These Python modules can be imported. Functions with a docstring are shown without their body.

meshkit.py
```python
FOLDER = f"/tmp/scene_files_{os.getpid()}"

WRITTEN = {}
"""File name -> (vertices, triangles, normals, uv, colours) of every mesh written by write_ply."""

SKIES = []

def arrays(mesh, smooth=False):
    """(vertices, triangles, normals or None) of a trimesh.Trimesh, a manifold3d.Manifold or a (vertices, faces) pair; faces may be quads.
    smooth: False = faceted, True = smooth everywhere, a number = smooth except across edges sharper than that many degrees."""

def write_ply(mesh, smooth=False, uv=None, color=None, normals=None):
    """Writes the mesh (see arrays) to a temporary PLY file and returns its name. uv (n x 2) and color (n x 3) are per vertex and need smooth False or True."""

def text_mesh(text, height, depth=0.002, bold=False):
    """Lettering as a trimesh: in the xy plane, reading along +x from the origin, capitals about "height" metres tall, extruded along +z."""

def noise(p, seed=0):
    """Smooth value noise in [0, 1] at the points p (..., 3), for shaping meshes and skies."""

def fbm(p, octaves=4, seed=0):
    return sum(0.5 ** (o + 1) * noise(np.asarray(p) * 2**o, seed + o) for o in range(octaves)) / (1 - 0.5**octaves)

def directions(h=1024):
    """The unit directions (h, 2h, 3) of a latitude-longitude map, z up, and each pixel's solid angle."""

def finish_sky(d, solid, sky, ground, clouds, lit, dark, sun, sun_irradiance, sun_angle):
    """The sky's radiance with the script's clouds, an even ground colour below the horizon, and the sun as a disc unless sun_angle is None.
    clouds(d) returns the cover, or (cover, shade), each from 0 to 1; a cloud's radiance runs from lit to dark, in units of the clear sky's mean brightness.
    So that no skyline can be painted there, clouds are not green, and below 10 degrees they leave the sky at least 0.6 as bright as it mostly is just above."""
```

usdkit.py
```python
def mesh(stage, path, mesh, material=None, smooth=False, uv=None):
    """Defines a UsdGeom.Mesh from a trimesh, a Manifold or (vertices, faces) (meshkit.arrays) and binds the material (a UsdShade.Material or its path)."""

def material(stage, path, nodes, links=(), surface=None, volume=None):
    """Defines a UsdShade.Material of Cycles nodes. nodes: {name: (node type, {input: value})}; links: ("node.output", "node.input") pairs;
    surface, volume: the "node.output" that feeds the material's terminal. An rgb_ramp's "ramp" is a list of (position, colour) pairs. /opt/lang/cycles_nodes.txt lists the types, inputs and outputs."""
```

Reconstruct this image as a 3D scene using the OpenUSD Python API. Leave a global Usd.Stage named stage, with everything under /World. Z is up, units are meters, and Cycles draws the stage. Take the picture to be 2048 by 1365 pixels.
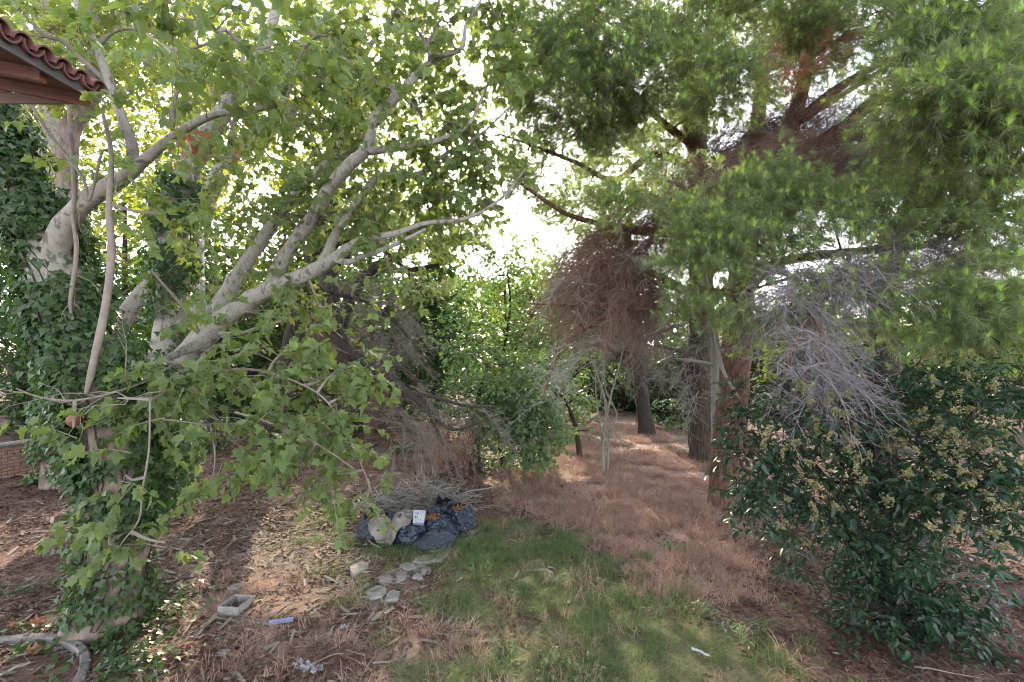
import math
import numpy as np
import trimesh
import usdkit
import meshkit
from pxr import Usd, UsdGeom, UsdLux, UsdShade, Gf, Sdf, Vt

stage = Usd.Stage.CreateInMemory()
UsdGeom.SetStageUpAxis(stage, UsdGeom.Tokens.z)
UsdGeom.Xform.Define(stage, '/World')
UsdGeom.Scope.Define(stage, '/World/Looks')

# ------------------------------------------------------------------ camera, sky, sun, exposure
CAM_Z, F, CX, CY = 3.2, 1000.0, 1024.0, 683.0        # eye height; focal length and centre in the photograph's pixels
cam = UsdGeom.Camera.Define(stage, '/World/camera')
cam.AddTranslateOp().Set(Gf.Vec3d(0, 0, CAM_Z))
cam.AddRotateXOp().Set(90.0)
cam.CreateFocalLengthAttr(36.0 * F / 2048.0)
cam.CreateHorizontalApertureAttr(36.0)
cam.CreateVerticalApertureAttr(24.0)
cam.CreateClippingRangeAttr(Gf.Vec2f(0.05, 5000))
cam.CreateExposureAttr(2.75)

SUN_EL, SUN_AZ = math.radians(27.0), math.radians(-7.0)   # azimuth from +y towards +x
SUN = np.array([math.sin(SUN_AZ) * math.cos(SUN_EL), math.cos(SUN_AZ) * math.cos(SUN_EL), math.sin(SUN_EL)])
sun = UsdLux.DistantLight.Define(stage, '/World/sun')
sun.AddRotateXYZOp().Set(Gf.Vec3f(math.degrees(SUN_EL) - 90.0, 0, -math.degrees(SUN_AZ)))
sun.CreateIntensityAttr(0.5)
sun.CreateAngleAttr(0.5)
sun.CreateColorAttr(Gf.Vec3f(1.0, 0.80, 0.56))
UsdLux.DistantLight(sun).GetPrim().CreateAttribute('inputs:normalize', Sdf.ValueTypeNames.Bool).Set(True)

sky_mat = usdkit.material(stage, '/World/Looks/sky_air', {
    'sky': ('sky_texture', {'sky_type': 'single_scattering', 'sun_disc': False, 'sun_elevation': SUN_EL,
                            'sun_rotation': math.atan2(SUN[0], SUN[1]), 'altitude': 50.0, 'air_density': 1.0,
                            'aerosol_density': 1.2, 'ozone_density': 1.0}),
    'co': ('texture_coordinate', {}), 'map': ('mapping', {'scale': (2.2, 2.2, 5.0)}),
    'n': ('noise_texture', {'scale': 1.0, 'detail': 5.0, 'roughness': 0.6}),
    'veil': ('rgb_ramp', {'ramp': [(0.3, (0.5, 0.5, 0.5)), (0.7, (0.92, 0.92, 0.92))]}),
    'bw': ('rgb_to_bw', {}), 'warm': ('mix', {'mix_type': 'multiply', 'fac': 1.0, 'color2': (1.20, 1.17, 1.17)}), 'mx': ('mix', {}),
    'bg': ('background_shader', {'strength': 0.15}),
}, [('co.generated', 'map.vector'), ('map.vector', 'n.vector'), ('n.fac', 'veil.fac'), ('sky.color', 'bw.color'), ('bw.val', 'warm.color1'),
    ('sky.color', 'mx.color1'), ('warm.color', 'mx.color2'), ('veil.color', 'mx.fac'), ('mx.color', 'bg.color')], surface='bg.background')
dome = UsdLux.DomeLight.Define(stage, '/World/sky')
UsdShade.MaterialBindingAPI.Apply(dome.GetPrim()).Bind(sky_mat)
dome.GetPrim().SetCustomDataByKey('kind', 'structure')

# ------------------------------------------------------------------ helpers
def rng(seed):
    return np.random.Generator(np.random.PCG64(seed))

def P(px, py, Y):
    return np.array([(px - CX) / F * Y, Y, CAM_Z - (py - CY) / F * Y])

def G(px, py):
    """The point of the level ground under a pixel of the photograph."""
    Y = CAM_Z * F / (py - CY)
    return np.array([(px - CX) / F * Y, Y, 0.0])

used = {}
def numbered(parent, name):
    k = used.get((parent, name), 0)
    used[(parent, name)] = k + 1
    return f'{parent}/{name}' if k == 0 else f'{parent}/{name}_{k:03d}'

class Thing:
    def __init__(self, name, base, label=None, cat=None, group=None, kind=None):
        self.path, self.base = numbered('/World', name), np.asarray(base, float)
        x = UsdGeom.Xform.Define(stage, self.path)
        x.AddTranslateOp().Set(Gf.Vec3d(*map(float, self.base)))
        tag(x.GetPrim(), label, cat, group, kind)

    def part(self, name, vf, mat, smooth=False, parent=None, label=None, kind=None, tint=None):
        p = numbered(parent or self.path, name)
        v, f = mesh_arrays(vf)
        m = usdkit.mesh(stage, p, (v - self.base, f), mat, smooth=smooth)
        if tint is not None:
            primvar(m, 'tint', tint)
        tag(m.GetPrim(), label, None, None, kind)
        return p

def tag(prim, label=None, cat=None, group=None, kind=None):
    for k, x in (('label', label), ('category', cat), ('group', group), ('kind', kind)):
        if x:
            prim.SetCustomDataByKey(k, x)

def mesh_arrays(m):
    if isinstance(m, tuple):
        v, f = np.asarray(m[0], float), np.asarray(m[1], int)
        if f.shape[1] == 4:
            f = np.vstack([f[:, [0, 1, 2]], f[:, [0, 2, 3]]])
        return v, f
    v, f, _ = meshkit.arrays(m)
    return v, f

def primvar(m, name, values):
    values = np.asarray(values, np.float32)
    api = UsdGeom.PrimvarsAPI(m)
    if values.ndim == 1:
        values = np.repeat(values[:, None], 3, 1)
    api.CreatePrimvar(name, Sdf.ValueTypeNames.Color3fArray, 'vertex').Set(Vt.Vec3fArray.FromNumpy(values))

def join(parts):
    vs, fs, n = [], [], 0
    for v, f in parts:
        if len(v):
            f = np.asarray(f)
            if f.shape[1] == 4:
                f = np.vstack([f[:, [0, 1, 2]], f[:, [0, 2, 3]]])
            vs.append(v); fs.append(f + n); n += len(v)
    return (np.vstack(vs), np.vstack(fs)) if vs else (np.zeros((0, 3)), np.zeros((0, 3), int))

def unit(a):
    return a / (np.linalg.norm(a, axis=-1, keepdims=True) + 1e-9)

def box(size, at, rot=0.0, bevel=0.0, tilt=(0, 0)):
    """A box with its edges cut, turned about z."""
    s = np.asarray(size, float) / 2
    b = min(bevel, s.min() * 0.8)
    if b > 0:
        q = []
        for sx in (-1, 1):
            for sy in (-1, 1):
                for sz in (-1, 1):
                    q += [(sx * s[0], sy * (s[1] - b), sz * (s[2] - b)), (sx * (s[0] - b), sy * s[1], sz * (s[2] - b)), (sx * (s[0] - b), sy * (s[1] - b), sz * s[2])]
        m = trimesh.convex.convex_hull(np.array(q))
        v, f = np.array(m.vertices), np.array(m.faces)
    else:
        m = trimesh.creation.box(2 * s)
        v, f = np.array(m.vertices), np.array(m.faces)
    R = trimesh.transformations.euler_matrix(tilt[0], tilt[1], rot)[:3, :3]
    return v @ R.T + np.asarray(at, float), f

def spline(q, step=0.12):
    """Catmull-Rom through the rows of q, resampled about every STEP metres."""
    q = np.asarray(q, float)
    if len(q) < 3:
        n = max(2, int(np.linalg.norm(q[-1, :3] - q[0, :3]) / step) + 1)
        return q[0] + (q[-1] - q[0]) * np.linspace(0, 1, n)[:, None]
    e = np.vstack([2 * q[0] - q[1], q, 2 * q[-1] - q[-2]])
    out = []
    for i in range(1, len(e) - 2):
        n = max(2, int(np.linalg.norm(e[i + 1, :3] - e[i, :3]) / step))
        t = np.arange(n)[:, None] / n
        a, b, c, d = e[i - 1], e[i], e[i + 1], e[i + 2]
        out.append(0.5 * (2 * b + (c - a) * t + (2 * a - 5 * b + 4 * c - d) * t**2 + (3 * b - a - 3 * c + d) * t**3))
    out = np.vstack(out + [q[-1:]])
    out[:, 3:] = np.maximum(out[:, 3:], q[:, 3:].min())
    return out

def tube(path, sides=6, rough=0.0, seed=0, flare=0.0):
    """Rows of x, y, z, radius swept into a closed tube; ROUGH pushes the skin in and out."""
    path = np.asarray(path, float)
    p, r = path[:, :3], path[:, 3]
    t = unit(np.gradient(p, axis=0))
    n = np.cross(t[0], [0, 0, 1.0] if abs(t[0, 2]) < 0.9 else [1.0, 0, 0])
    ns = []
    for k in range(len(p)):
        n = n - t[k] * (n @ t[k])
        n = n / (np.linalg.norm(n) + 1e-12)
        ns.append(n)
    ns = np.array(ns)
    bs = np.cross(t, ns)
    ang = np.arange(sides) * 2 * np.pi / sides
    rad = np.repeat(r[:, None], sides, 1)
    if rough:
        q = np.stack([np.cos(ang)[None] * 1.7 + seed * 7.3 + 0 * r[:, None], np.sin(ang)[None] * 1.7 + 0 * r[:, None],
                      np.repeat((np.arange(len(p)) * 0.35)[:, None], sides, 1)], -1)
        rad = rad * (1 + rough * (meshkit.fbm(q, 3, seed) - 0.5) * 2)
    v = p[:, None] + rad[..., None] * (np.cos(ang)[None, :, None] * ns[:, None] + np.sin(ang)[None, :, None] * bs[:, None])
    i, j = np.meshgrid(np.arange(len(p) - 1), np.arange(sides), indexing='ij')
    a, b = i * sides + j, i * sides + (j + 1) % sides
    f = np.stack([a, b, b + sides, a + sides], -1).reshape(-1, 4)
    f = np.vstack([f[:, [0, 1, 2]], f[:, [0, 2, 3]]])
    v = v.reshape(-1, 3)
    nv = len(v)
    v = np.vstack([v, p[:1], p[-1:] + t[-1:] * r[-1]])
    k = np.arange(sides)
    f = np.vstack([f, np.stack([k * 0 + nv, (k + 1) % sides, k], 1),
                   np.stack([k * 0 + nv + 1, nv - sides + k, nv - sides + (k + 1) % sides], 1)])
    return v, f

def pix(rows):
    """Rows (px, py, depth, width in photograph pixels) -> x, y, z, radius."""
    return np.array([[*P(a, b, Y), w / 2 / F * Y] for a, b, Y, w in rows])

def limb(rows, sides=8, rough=0.12, seed=0, step=0.1):
    return spline(pix(rows), step), (sides, rough, seed)

def skin(l):
    return tube(l[0], l[1][0], l[1][1], l[1][2])

def wander(a, d, length, r0, r1, g, n=6, curl=0.25, droop=0.0):
    """A thin crooked stem from A along D."""
    d = unit(np.asarray(d, float))
    pts, p, st = [np.r_[a, r0]], np.array(a, float), length / n
    for k in range(n):
        d = unit(d + g.normal(0, curl, 3) - np.array([0, 0, droop]))
        p = p + d * st
        pts.append(np.r_[p, r0 + (r1 - r0) * (k + 1) / n])
    return np.array(pts)

def batch(shape, pos, x, nrm, size):
    """Many small copies of a leaf shape (x = along the leaf, z = its face), joined."""
    v0, f0 = shape
    x = unit(x); z = unit(nrm - x * (nrm * x).sum(1, keepdims=True)); y = np.cross(z, x)
    size = np.broadcast_to(size, (len(pos),))
    v = pos[:, None] + size[:, None, None] * (v0[None, :, :1] * x[:, None] + v0[None, :, 1:2] * y[:, None] + v0[None, :, 2:] * z[:, None])
    f = f0[None] + (np.arange(len(pos)) * len(v0))[:, None, None]
    return v.reshape(-1, 3), f.reshape(-1, 3)

def leaves(thing, name, shape, pos, x, nrm, size, mat, single=0, parent=None, stuff='foliage', weight=None):
    """SINGLE leaves that show largest from the camera's side become parts of their own, the rest one part."""
    shapes = shape if isinstance(shape, list) else [shape]
    pos, x, nrm = map(np.asarray, (pos, x, nrm))
    size = np.broadcast_to(size, (len(pos),)).astype(float)
    rest = np.ones(len(pos), bool)
    if single:
        eye = np.array([0, 0, CAM_Z])
        d = np.linalg.norm(pos - eye, axis=1)
        px = CX + F * pos[:, 0] / pos[:, 1]; py = CY - F * (pos[:, 2] - CAM_Z) / pos[:, 1]
        seen = (pos[:, 1] > 0.5) & (px > 0) & (px < 2048) & (py > 0) & (py < 1365)
        score = size / d * (0.35 + np.abs((unit(nrm) * unit(eye - pos)).sum(1))) * seen / (1 if weight is None else weight)
        take = np.argsort(-score)[:single]
        rest[take] = False
        for k in take:
            thing.part(name, batch(shapes[k % len(shapes)], pos[k:k + 1], x[k:k + 1], nrm[k:k + 1], size[k:k + 1]), mat, smooth=True, parent=parent)
    if rest.any():
        which = rng(len(pos)).integers(0, len(shapes), len(pos))
        both = [batch(sh, pos[rest & (which == k)], x[rest & (which == k)], nrm[rest & (which == k)], size[rest & (which == k)]) for k, sh in enumerate(shapes)]
        thing.part(stuff, join(both), mat, smooth=True, parent=parent, kind='stuff')

def quats(x, up, roll=None):
    """Rotations (w, x, y, z) that carry +x to X and +z towards UP."""
    x = unit(x); z = unit(up - x * (up * x).sum(1, keepdims=True)); y = np.cross(z, x)
    R = np.stack([x, y, z], -1)
    w = np.sqrt(np.maximum(0, 1 + R[:, 0, 0] + R[:, 1, 1] + R[:, 2, 2])) / 2
    i = np.sqrt(np.maximum(0, 1 + R[:, 0, 0] - R[:, 1, 1] - R[:, 2, 2])) / 2 * np.sign(R[:, 2, 1] - R[:, 1, 2] + 1e-12)
    j = np.sqrt(np.maximum(0, 1 - R[:, 0, 0] + R[:, 1, 1] - R[:, 2, 2])) / 2 * np.sign(R[:, 0, 2] - R[:, 2, 0] + 1e-12)
    k = np.sqrt(np.maximum(0, 1 - R[:, 0, 0] - R[:, 1, 1] + R[:, 2, 2])) / 2 * np.sign(R[:, 1, 0] - R[:, 0, 1] + 1e-12)
    return np.stack([w, i, j, k], 1)

def quat_matrix(q):
    w, x, y, z = q.T
    return np.stack([np.stack([1 - 2 * (y * y + z * z), 2 * (x * y - w * z), 2 * (x * z + w * y)], -1), np.stack([2 * (x * y + w * z), 1 - 2 * (x * x + z * z), 2 * (y * z - w * x)], -1), np.stack([2 * (x * z - w * y), 2 * (y * z + w * x), 1 - 2 * (x * x + y * y)], -1)], 1)

def bake(th, name, protos, pos, q, size, m, seed=0):
    """The copies that scatter() would draw, as one mesh."""
    which = rng(seed).integers(0, len(protos), len(pos))
    R = quat_matrix(q) * np.broadcast_to(np.asarray(size, float), (len(pos),))[:, None, None]
    V, Fs, T, n0 = [], [], [], 0
    for k, ((v, f), tint) in enumerate(protos):
        i = np.flatnonzero(which == k)
        if not len(i):
            continue
        V.append((np.einsum('nij,vj->nvi', R[i], v) + pos[i][:, None]).reshape(-1, 3))
        Fs.append((f[None] + (np.arange(len(i)) * len(v))[:, None, None]).reshape(-1, 3) + n0)
        T.append(np.tile(tint, len(i))); n0 += len(i) * len(v)
    th.part(name, (np.vstack(V), np.vstack(Fs)), m, kind='stuff', tint=np.concatenate(T))

def scatter(path, base, protos, pos, q, size, mat, kind='stuff', seed=0, proto_name='spray', label=None, cat=None):
    """One PointInstancer; PROTOS are (mesh, tint or None)."""
    pi = UsdGeom.PointInstancer.Define(stage, path)
    targets = []
    for k, (vf, tint) in enumerate(protos):
        m = usdkit.mesh(stage, numbered(path, proto_name), vf, mat)
        if tint is not None:
            primvar(m, 'tint', tint)
        targets.append(m.GetPath())
    pi.CreatePrototypesRel().SetTargets(targets)
    n = len(pos)
    pi.CreatePositionsAttr(Vt.Vec3fArray.FromNumpy((np.asarray(pos) - base).astype(np.float32)))
    pi.CreateProtoIndicesAttr(Vt.IntArray.FromNumpy(rng(seed).integers(0, len(protos), n).astype(np.int32)))
    pi.CreateOrientationsAttr(Vt.QuathArray([Gf.Quath(*map(float, r)) for r in q]))
    size = np.asarray(size, float)
    s = np.repeat(np.broadcast_to(size, (n,))[:, None], 3, 1) if size.ndim < 2 else size
    pi.CreateScalesAttr(Vt.Vec3fArray.FromNumpy(s.astype(np.float32)))
    tag(pi.GetPrim(), label, cat, None, kind)
    return pi

def blob(rows, g, shell=0.0):
    """Points in ellipsoids given as (px, py, depth, half width px, half height px, half depth m, count)."""
    out, out_d, ids = [], [], []
    for k, (a, b, Y, rx, ry, rd, n) in enumerate(rows):
        d = unit(g.normal(size=(n, 3)))
        r = g.random(n) ** (1 / 3)
        r = shell + (1 - shell) * r if shell else r
        c = P(a, b, Y)
        out.append(c + d * r[:, None] * np.array([rx * Y / F, rd, ry * Y / F]))
        out_d.append(d); ids.append(np.full(n, k))
    return np.vstack(out), np.vstack(out_d), np.concatenate(ids)

# gaps through which the sun reaches the ground: rays from lit spots towards the sun
SUNLIT = []
def carve(pos, radius=0.35):
    keep = np.ones(len(pos), bool)
    for c, r in SUNLIT:
        d = pos - c
        along = d @ SUN
        off = np.linalg.norm(d - along[:, None] * SUN, axis=1)
        keep &= ~((off < r + 0.22 + 0.022 * along) & (along > 0.1))
    return keep

# ------------------------------------------------------------------ materials
def mat(name, nodes, links, surface='p.BSDF'):
    return usdkit.material(stage, '/World/Looks/' + name, nodes, links, surface=surface)

def leaf_mat(name, ramp, through, fac=0.4, rough=0.45, spec=0.35, tint=None):
    """Leaf colour from a ramp by leaf and by spray, light passing through in a yellower green."""
    nodes = {
        'geo': ('geometry', {}), 'inf': ('object_info', {}),
        'ramp': ('rgb_ramp', {'ramp': ramp}),
        'val': ('map_range', {'from_min': 0.0, 'from_max': 1.0, 'to_min': 0.8, 'to_max': 1.2}),
        'hsv': ('hsv', {'hue': 0.5, 'saturation': 1.0}),
        'thr': ('mix', {'mix_type': 'multiply', 'fac': 1.0, 'color2': through}),
        'p': ('principled_bsdf', {'roughness': rough, 'specular_ior_level': spec}),
        't': ('translucent_bsdf', {}),
        'mx': ('mix_closure', {'fac': fac}),
    }
    links = [('geo.random_per_island', 'ramp.fac'), ('ramp.color', 'hsv.color'), ('inf.random', 'val.value'), ('val.result', 'hsv.value'),
             ('p.BSDF', 'mx.closure1'), ('t.BSDF', 'mx.closure2')]
    out = 'hsv.color'
    if tint is not None:
        nodes['att'] = ('attribute', {'attribute': 'tint'})
        nodes['tm'] = ('mix', {'color2': tint})
        links += [('att.fac', 'tm.fac'), ('hsv.color', 'tm.color1')]
        out = 'tm.color'
    links += [(out, 'p.base_color'), (out, 'thr.color1'), ('thr.color', 't.color')]
    return mat(name, nodes, links, 'mx.closure')

def bark_mat(name, ramp, scale=(9, 9, 2.2), rough=0.85, bump=0.6, detail=6.0, dist=0.02, extra=None):
    return mat(name, {
        'co': ('texture_coordinate', {}), 'inf': ('object_info', {}),
        'map': ('mapping', {'scale': scale}),
        'n': ('noise_texture', {'scale': 1.0, 'detail': detail, 'roughness': 0.62}),
        'ramp': ('rgb_ramp', {'ramp': ramp}),
        'b': ('bump', {'strength': bump, 'distance': dist}),
        'p': ('principled_bsdf', {'roughness': rough, 'specular_ior_level': 0.2}),
    }, [('co.object', 'map.vector'), ('map.vector', 'n.vector'), ('n.fac', 'ramp.fac'), ('ramp.color', 'p.base_color'), ('n.fac', 'b.height'), ('b.normal', 'p.normal')])

M = {}
M['plane_leaf'] = leaf_mat('plane_leaf', [(0, (0.11, 0.165, 0.06)), (0.4, (0.175, 0.24, 0.08)), (0.75, (0.26, 0.32, 0.11)), (0.965, (0.31, 0.335, 0.075)), (0.975, (0.38, 0.14, 0.045)), (1, (0.40, 0.15, 0.06))], (2.0, 1.75, 0.75), 0.45)
M['plane_far'] = leaf_mat('plane_far_leaf', [(0, (0.125, 0.165, 0.04)), (0.5, (0.19, 0.235, 0.05)), (0.965, (0.29, 0.315, 0.06)), (0.975, (0.32, 0.13, 0.04)), (1, (0.32, 0.13, 0.04))], (2.15, 1.9, 0.7), 0.55)
M['ivy_leaf'] = leaf_mat('ivy_leaf', [(0, (0.034, 0.066, 0.020)), (0.5, (0.065, 0.112, 0.032)), (0.9, (0.115, 0.17, 0.05)), (1, (0.20, 0.22, 0.06))], (1.8, 2.0, 0.6), 0.22, 0.45, 0.4)
M['privet_leaf'] = leaf_mat('privet_leaf', [(0, (0.015, 0.040, 0.020)), (0.5, (0.030, 0.072, 0.032)), (0.8, (0.055, 0.11, 0.045)), (0.97, (0.12, 0.18, 0.06)), (1, (0.25, 0.20, 0.06))], (1.6, 2.0, 0.5), 0.2, 0.36, 0.5)
M['bush_leaf'] = leaf_mat('bush_leaf', [(0, (0.10, 0.15, 0.075)), (0.6, (0.16, 0.215, 0.115)), (0.97, (0.23, 0.285, 0.16)), (1, (0.3, 0.3, 0.05))], (1.7, 2.0, 0.6), 0.35, 0.4, 0.4)
M['dark_leaf'] = leaf_mat('dark_leaf', [(0, (0.022, 0.05, 0.018)), (0.6, (0.035, 0.075, 0.025)), (1, (0.06, 0.11, 0.035))], (2.4, 2.4, 0.5), 0.35)
M['far_leaf'] = leaf_mat('far_leaf', [(0, (0.045, 0.068, 0.020)), (0.6, (0.075, 0.11, 0.028)), (1, (0.14, 0.175, 0.04))], (2.4, 2.2, 0.5), 0.45)
M['flower'] = leaf_mat('cream_flower', [(0, (0.20, 0.19, 0.085)), (0.6, (0.29, 0.275, 0.13)), (1, (0.38, 0.365, 0.22))], (1.0, 1.0, 0.8), 0.2)
M['dead_leaf'] = leaf_mat('dead_leaf', [(0, (0.24, 0.10, 0.055)), (0.5, (0.34, 0.15, 0.08)), (1, (0.42, 0.22, 0.13))], (1.2, 1.0, 0.8), 0.25)
M['pine_needle'] = leaf_mat('pine_needle', [(0, (0.17, 0.205, 0.12)), (0.6, (0.24, 0.28, 0.16)), (1, (0.31, 0.335, 0.215))], (1.6, 1.6, 0.8), 0.5, 0.5, 0.25, tint=(0.33, 0.50, 0.11))
M['dead_needle'] = leaf_mat('dead_needle', [(0, (0.26, 0.13, 0.085)), (1, (0.38, 0.21, 0.14))], (1.0, 0.9, 0.8), 0.2)
M['grass'] = leaf_mat('green_grass', [(0, (0.09, 0.135, 0.05)), (0.5, (0.14, 0.19, 0.075)), (0.8, (0.20, 0.24, 0.105)), (0.88, (0.30, 0.26, 0.15)), (1, (0.42, 0.34, 0.22))], (1.6, 1.6, 0.5), 0.3, 0.5, 0.25)
M['straw'] = leaf_mat('dry_grass', [(0, (0.32, 0.21, 0.165)), (0.5, (0.47, 0.335, 0.27)), (1, (0.60, 0.47, 0.40))], (1.0, 0.9, 0.8), 0.25, 0.6, 0.2)
M['litter'] = leaf_mat('leaf_litter', [(0, (0.085, 0.048, 0.038)), (0.4, (0.18, 0.105, 0.082)), (0.8, (0.29, 0.185, 0.145)), (1, (0.42, 0.32, 0.265))], (1, 0.9, 0.8), 0.1, 0.7, 0.2)
M['bark_strip'] = leaf_mat('shed_bark', [(0, (0.16, 0.14, 0.11)), (0.6, (0.25, 0.23, 0.18)), (1, (0.34, 0.30, 0.25))], (1, 0.9, 0.8), 0.02, 0.8, 0.2)
# plane bark: pale with grey and olive flakes
M['plane_bark'] = mat('plane_bark', {
    'co': ('texture_coordinate', {}), 'map': ('mapping', {'scale': (1, 1, 0.55)}),
    'v': ('noise_texture', {'scale': 10.0, 'detail': 4.0, 'roughness': 0.6, 'distortion': 0.3}),
    'v2': ('noise_texture', {'scale': 22.0, 'detail': 4.0, 'roughness': 0.6}),
    'r': ('rgb_ramp', {'ramp': [(0, (0.08, 0.072, 0.064)), (0.40, (0.10, 0.092, 0.08)), (0.425, (0.18, 0.17, 0.15)), (0.58, (0.22, 0.21, 0.188)), (0.63, (0.155, 0.146, 0.118)), (1, (0.13, 0.112, 0.09))]}),
    'r2': ('rgb_ramp', {'ramp': [(0, (0.55, 0.52, 0.5)), (0.5, (0.92, 0.9, 0.88)), (1, (1.1, 1.1, 1.1))]}),
    'm': ('mix', {'mix_type': 'multiply', 'fac': 0.8}), 'b': ('bump', {'strength': 0.35, 'distance': 0.012}),
    'p': ('principled_bsdf', {'roughness': 0.75, 'specular_ior_level': 0.25}),
}, [('co.object', 'map.vector'), ('map.vector', 'v.vector'), ('map.vector', 'v2.vector'), ('v.fac', 'r.fac'), ('v2.fac', 'r2.fac'), ('r.color', 'm.color1'), ('r2.color', 'm.color2'), ('m.color', 'p.base_color'), ('r.color', 'b.height'), ('b.normal', 'p.normal')])
M['old_bark'] = bark_mat('old_plane_bark', [(0, (0.05, 0.037, 0.03)), (0.45, (0.105, 0.08, 0.067)), (0.62, (0.16, 0.125, 0.105)), (1, (0.23, 0.19, 0.165))], (10, 10, 5), bump=0.8, dist=0.03)
M['grey_twig'] = bark_mat('grey_twig', [(0, (0.075, 0.062, 0.055)), (0.5, (0.135, 0.115, 0.105)), (1, (0.20, 0.18, 0.165))], (14, 14, 14), bump=0.3, dist=0.005)
M['plane_twig'] = bark_mat('plane_twig', [(0, (0.08, 0.065, 0.055)), (0.5, (0.15, 0.125, 0.11)), (1, (0.25, 0.22, 0.195))], (14, 14, 14), bump=0.3, dist=0.005)
M['lichen_twig'] = bark_mat('lichen_twig', [(0, (0.10, 0.092, 0.08)), (0.5, (0.165, 0.16, 0.14)), (1, (0.235, 0.245, 0.205))], (14, 14, 14), bump=0.3, dist=0.005)
M['mauve_twig'] = bark_mat('mauve_twig', [(0, (0.085, 0.072, 0.078)), (0.5, (0.15, 0.13, 0.14)), (1, (0.22, 0.20, 0.215))], (14, 14, 14), bump=0.3, dist=0.005)
M['rust_twig'] = bark_mat('rust_twig', [(0, (0.06, 0.036, 0.029)), (0.5, (0.12, 0.073, 0.058)), (1, (0.20, 0.125, 0.10))], (14, 14, 14), bump=0.3, dist=0.005)
M['pine_bark'] = bark_mat('pine_bark', [(0, (0.010, 0.008, 0.007)), (0.42, (0.028, 0.021, 0.018)), (0.6, (0.06, 0.046, 0.039)), (1, (0.11, 0.09, 0.077))], (22, 22, 5), bump=1.0, dist=0.05)
M['red_bark'] = bark_mat('red_pine_bark', [(0, (0.02, 0.011, 0.008)), (0.40, (0.06, 0.032, 0.023)), (0.6, (0.125, 0.064, 0.045)), (1, (0.19, 0.115, 0.085))], (26, 26, 7), bump=1.0, dist=0.04)
M['dark_bark'] = bark_mat('dark_bark', [(0, (0.011, 0.009, 0.008)), (0.5, (0.03, 0.025, 0.021)), (1, (0.06, 0.051, 0.043))], (18, 18, 5), bump=0.8, dist=0.03)
# ------------------------------------------------------------------ ground
import shapely
from shapely.geometry import Polygon, Point

def ground_poly(*p):
    return Polygon([G(*q)[:2] for q in p])
GREEN = ground_poly((955, 1062), (1010, 1040), (1110, 1055), (1195, 1105), (1290, 1165), (1400, 1212), (1500, 1280), (1620, 1372), (1700, 1480), (800, 1480), (845, 1372), (858, 1260), (872, 1180), (905, 1120))
THIN = ground_poly((520, 1035), (720, 1010), (960, 1030), (930, 1120), (850, 1180), (690, 1190), (560, 1130))
DRY = ground_poly((985, 960), (1060, 930), (1140, 855), (1250, 840), (1330, 880), (1400, 925), (1440, 960), (1450, 1050), (1430, 1120), (1425, 1215), (1290, 1160), (1195, 1100), (1100, 1045), (1000, 1030))
DRY2 = ground_poly((700, 1372), (760, 1280), (900, 1300), (1120, 1290), (1180, 1380), (1150, 1500), (650, 1500))
DRY3 = ground_poly((330, 1300), (470, 1190), (560, 1150), (720, 1190), (640, 1300), (420, 1500), (250, 1500))
BARE = ground_poly((330, 1060), (520, 1030), (780, 1100), (860, 1180), (700, 1240), (430, 1140))

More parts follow.
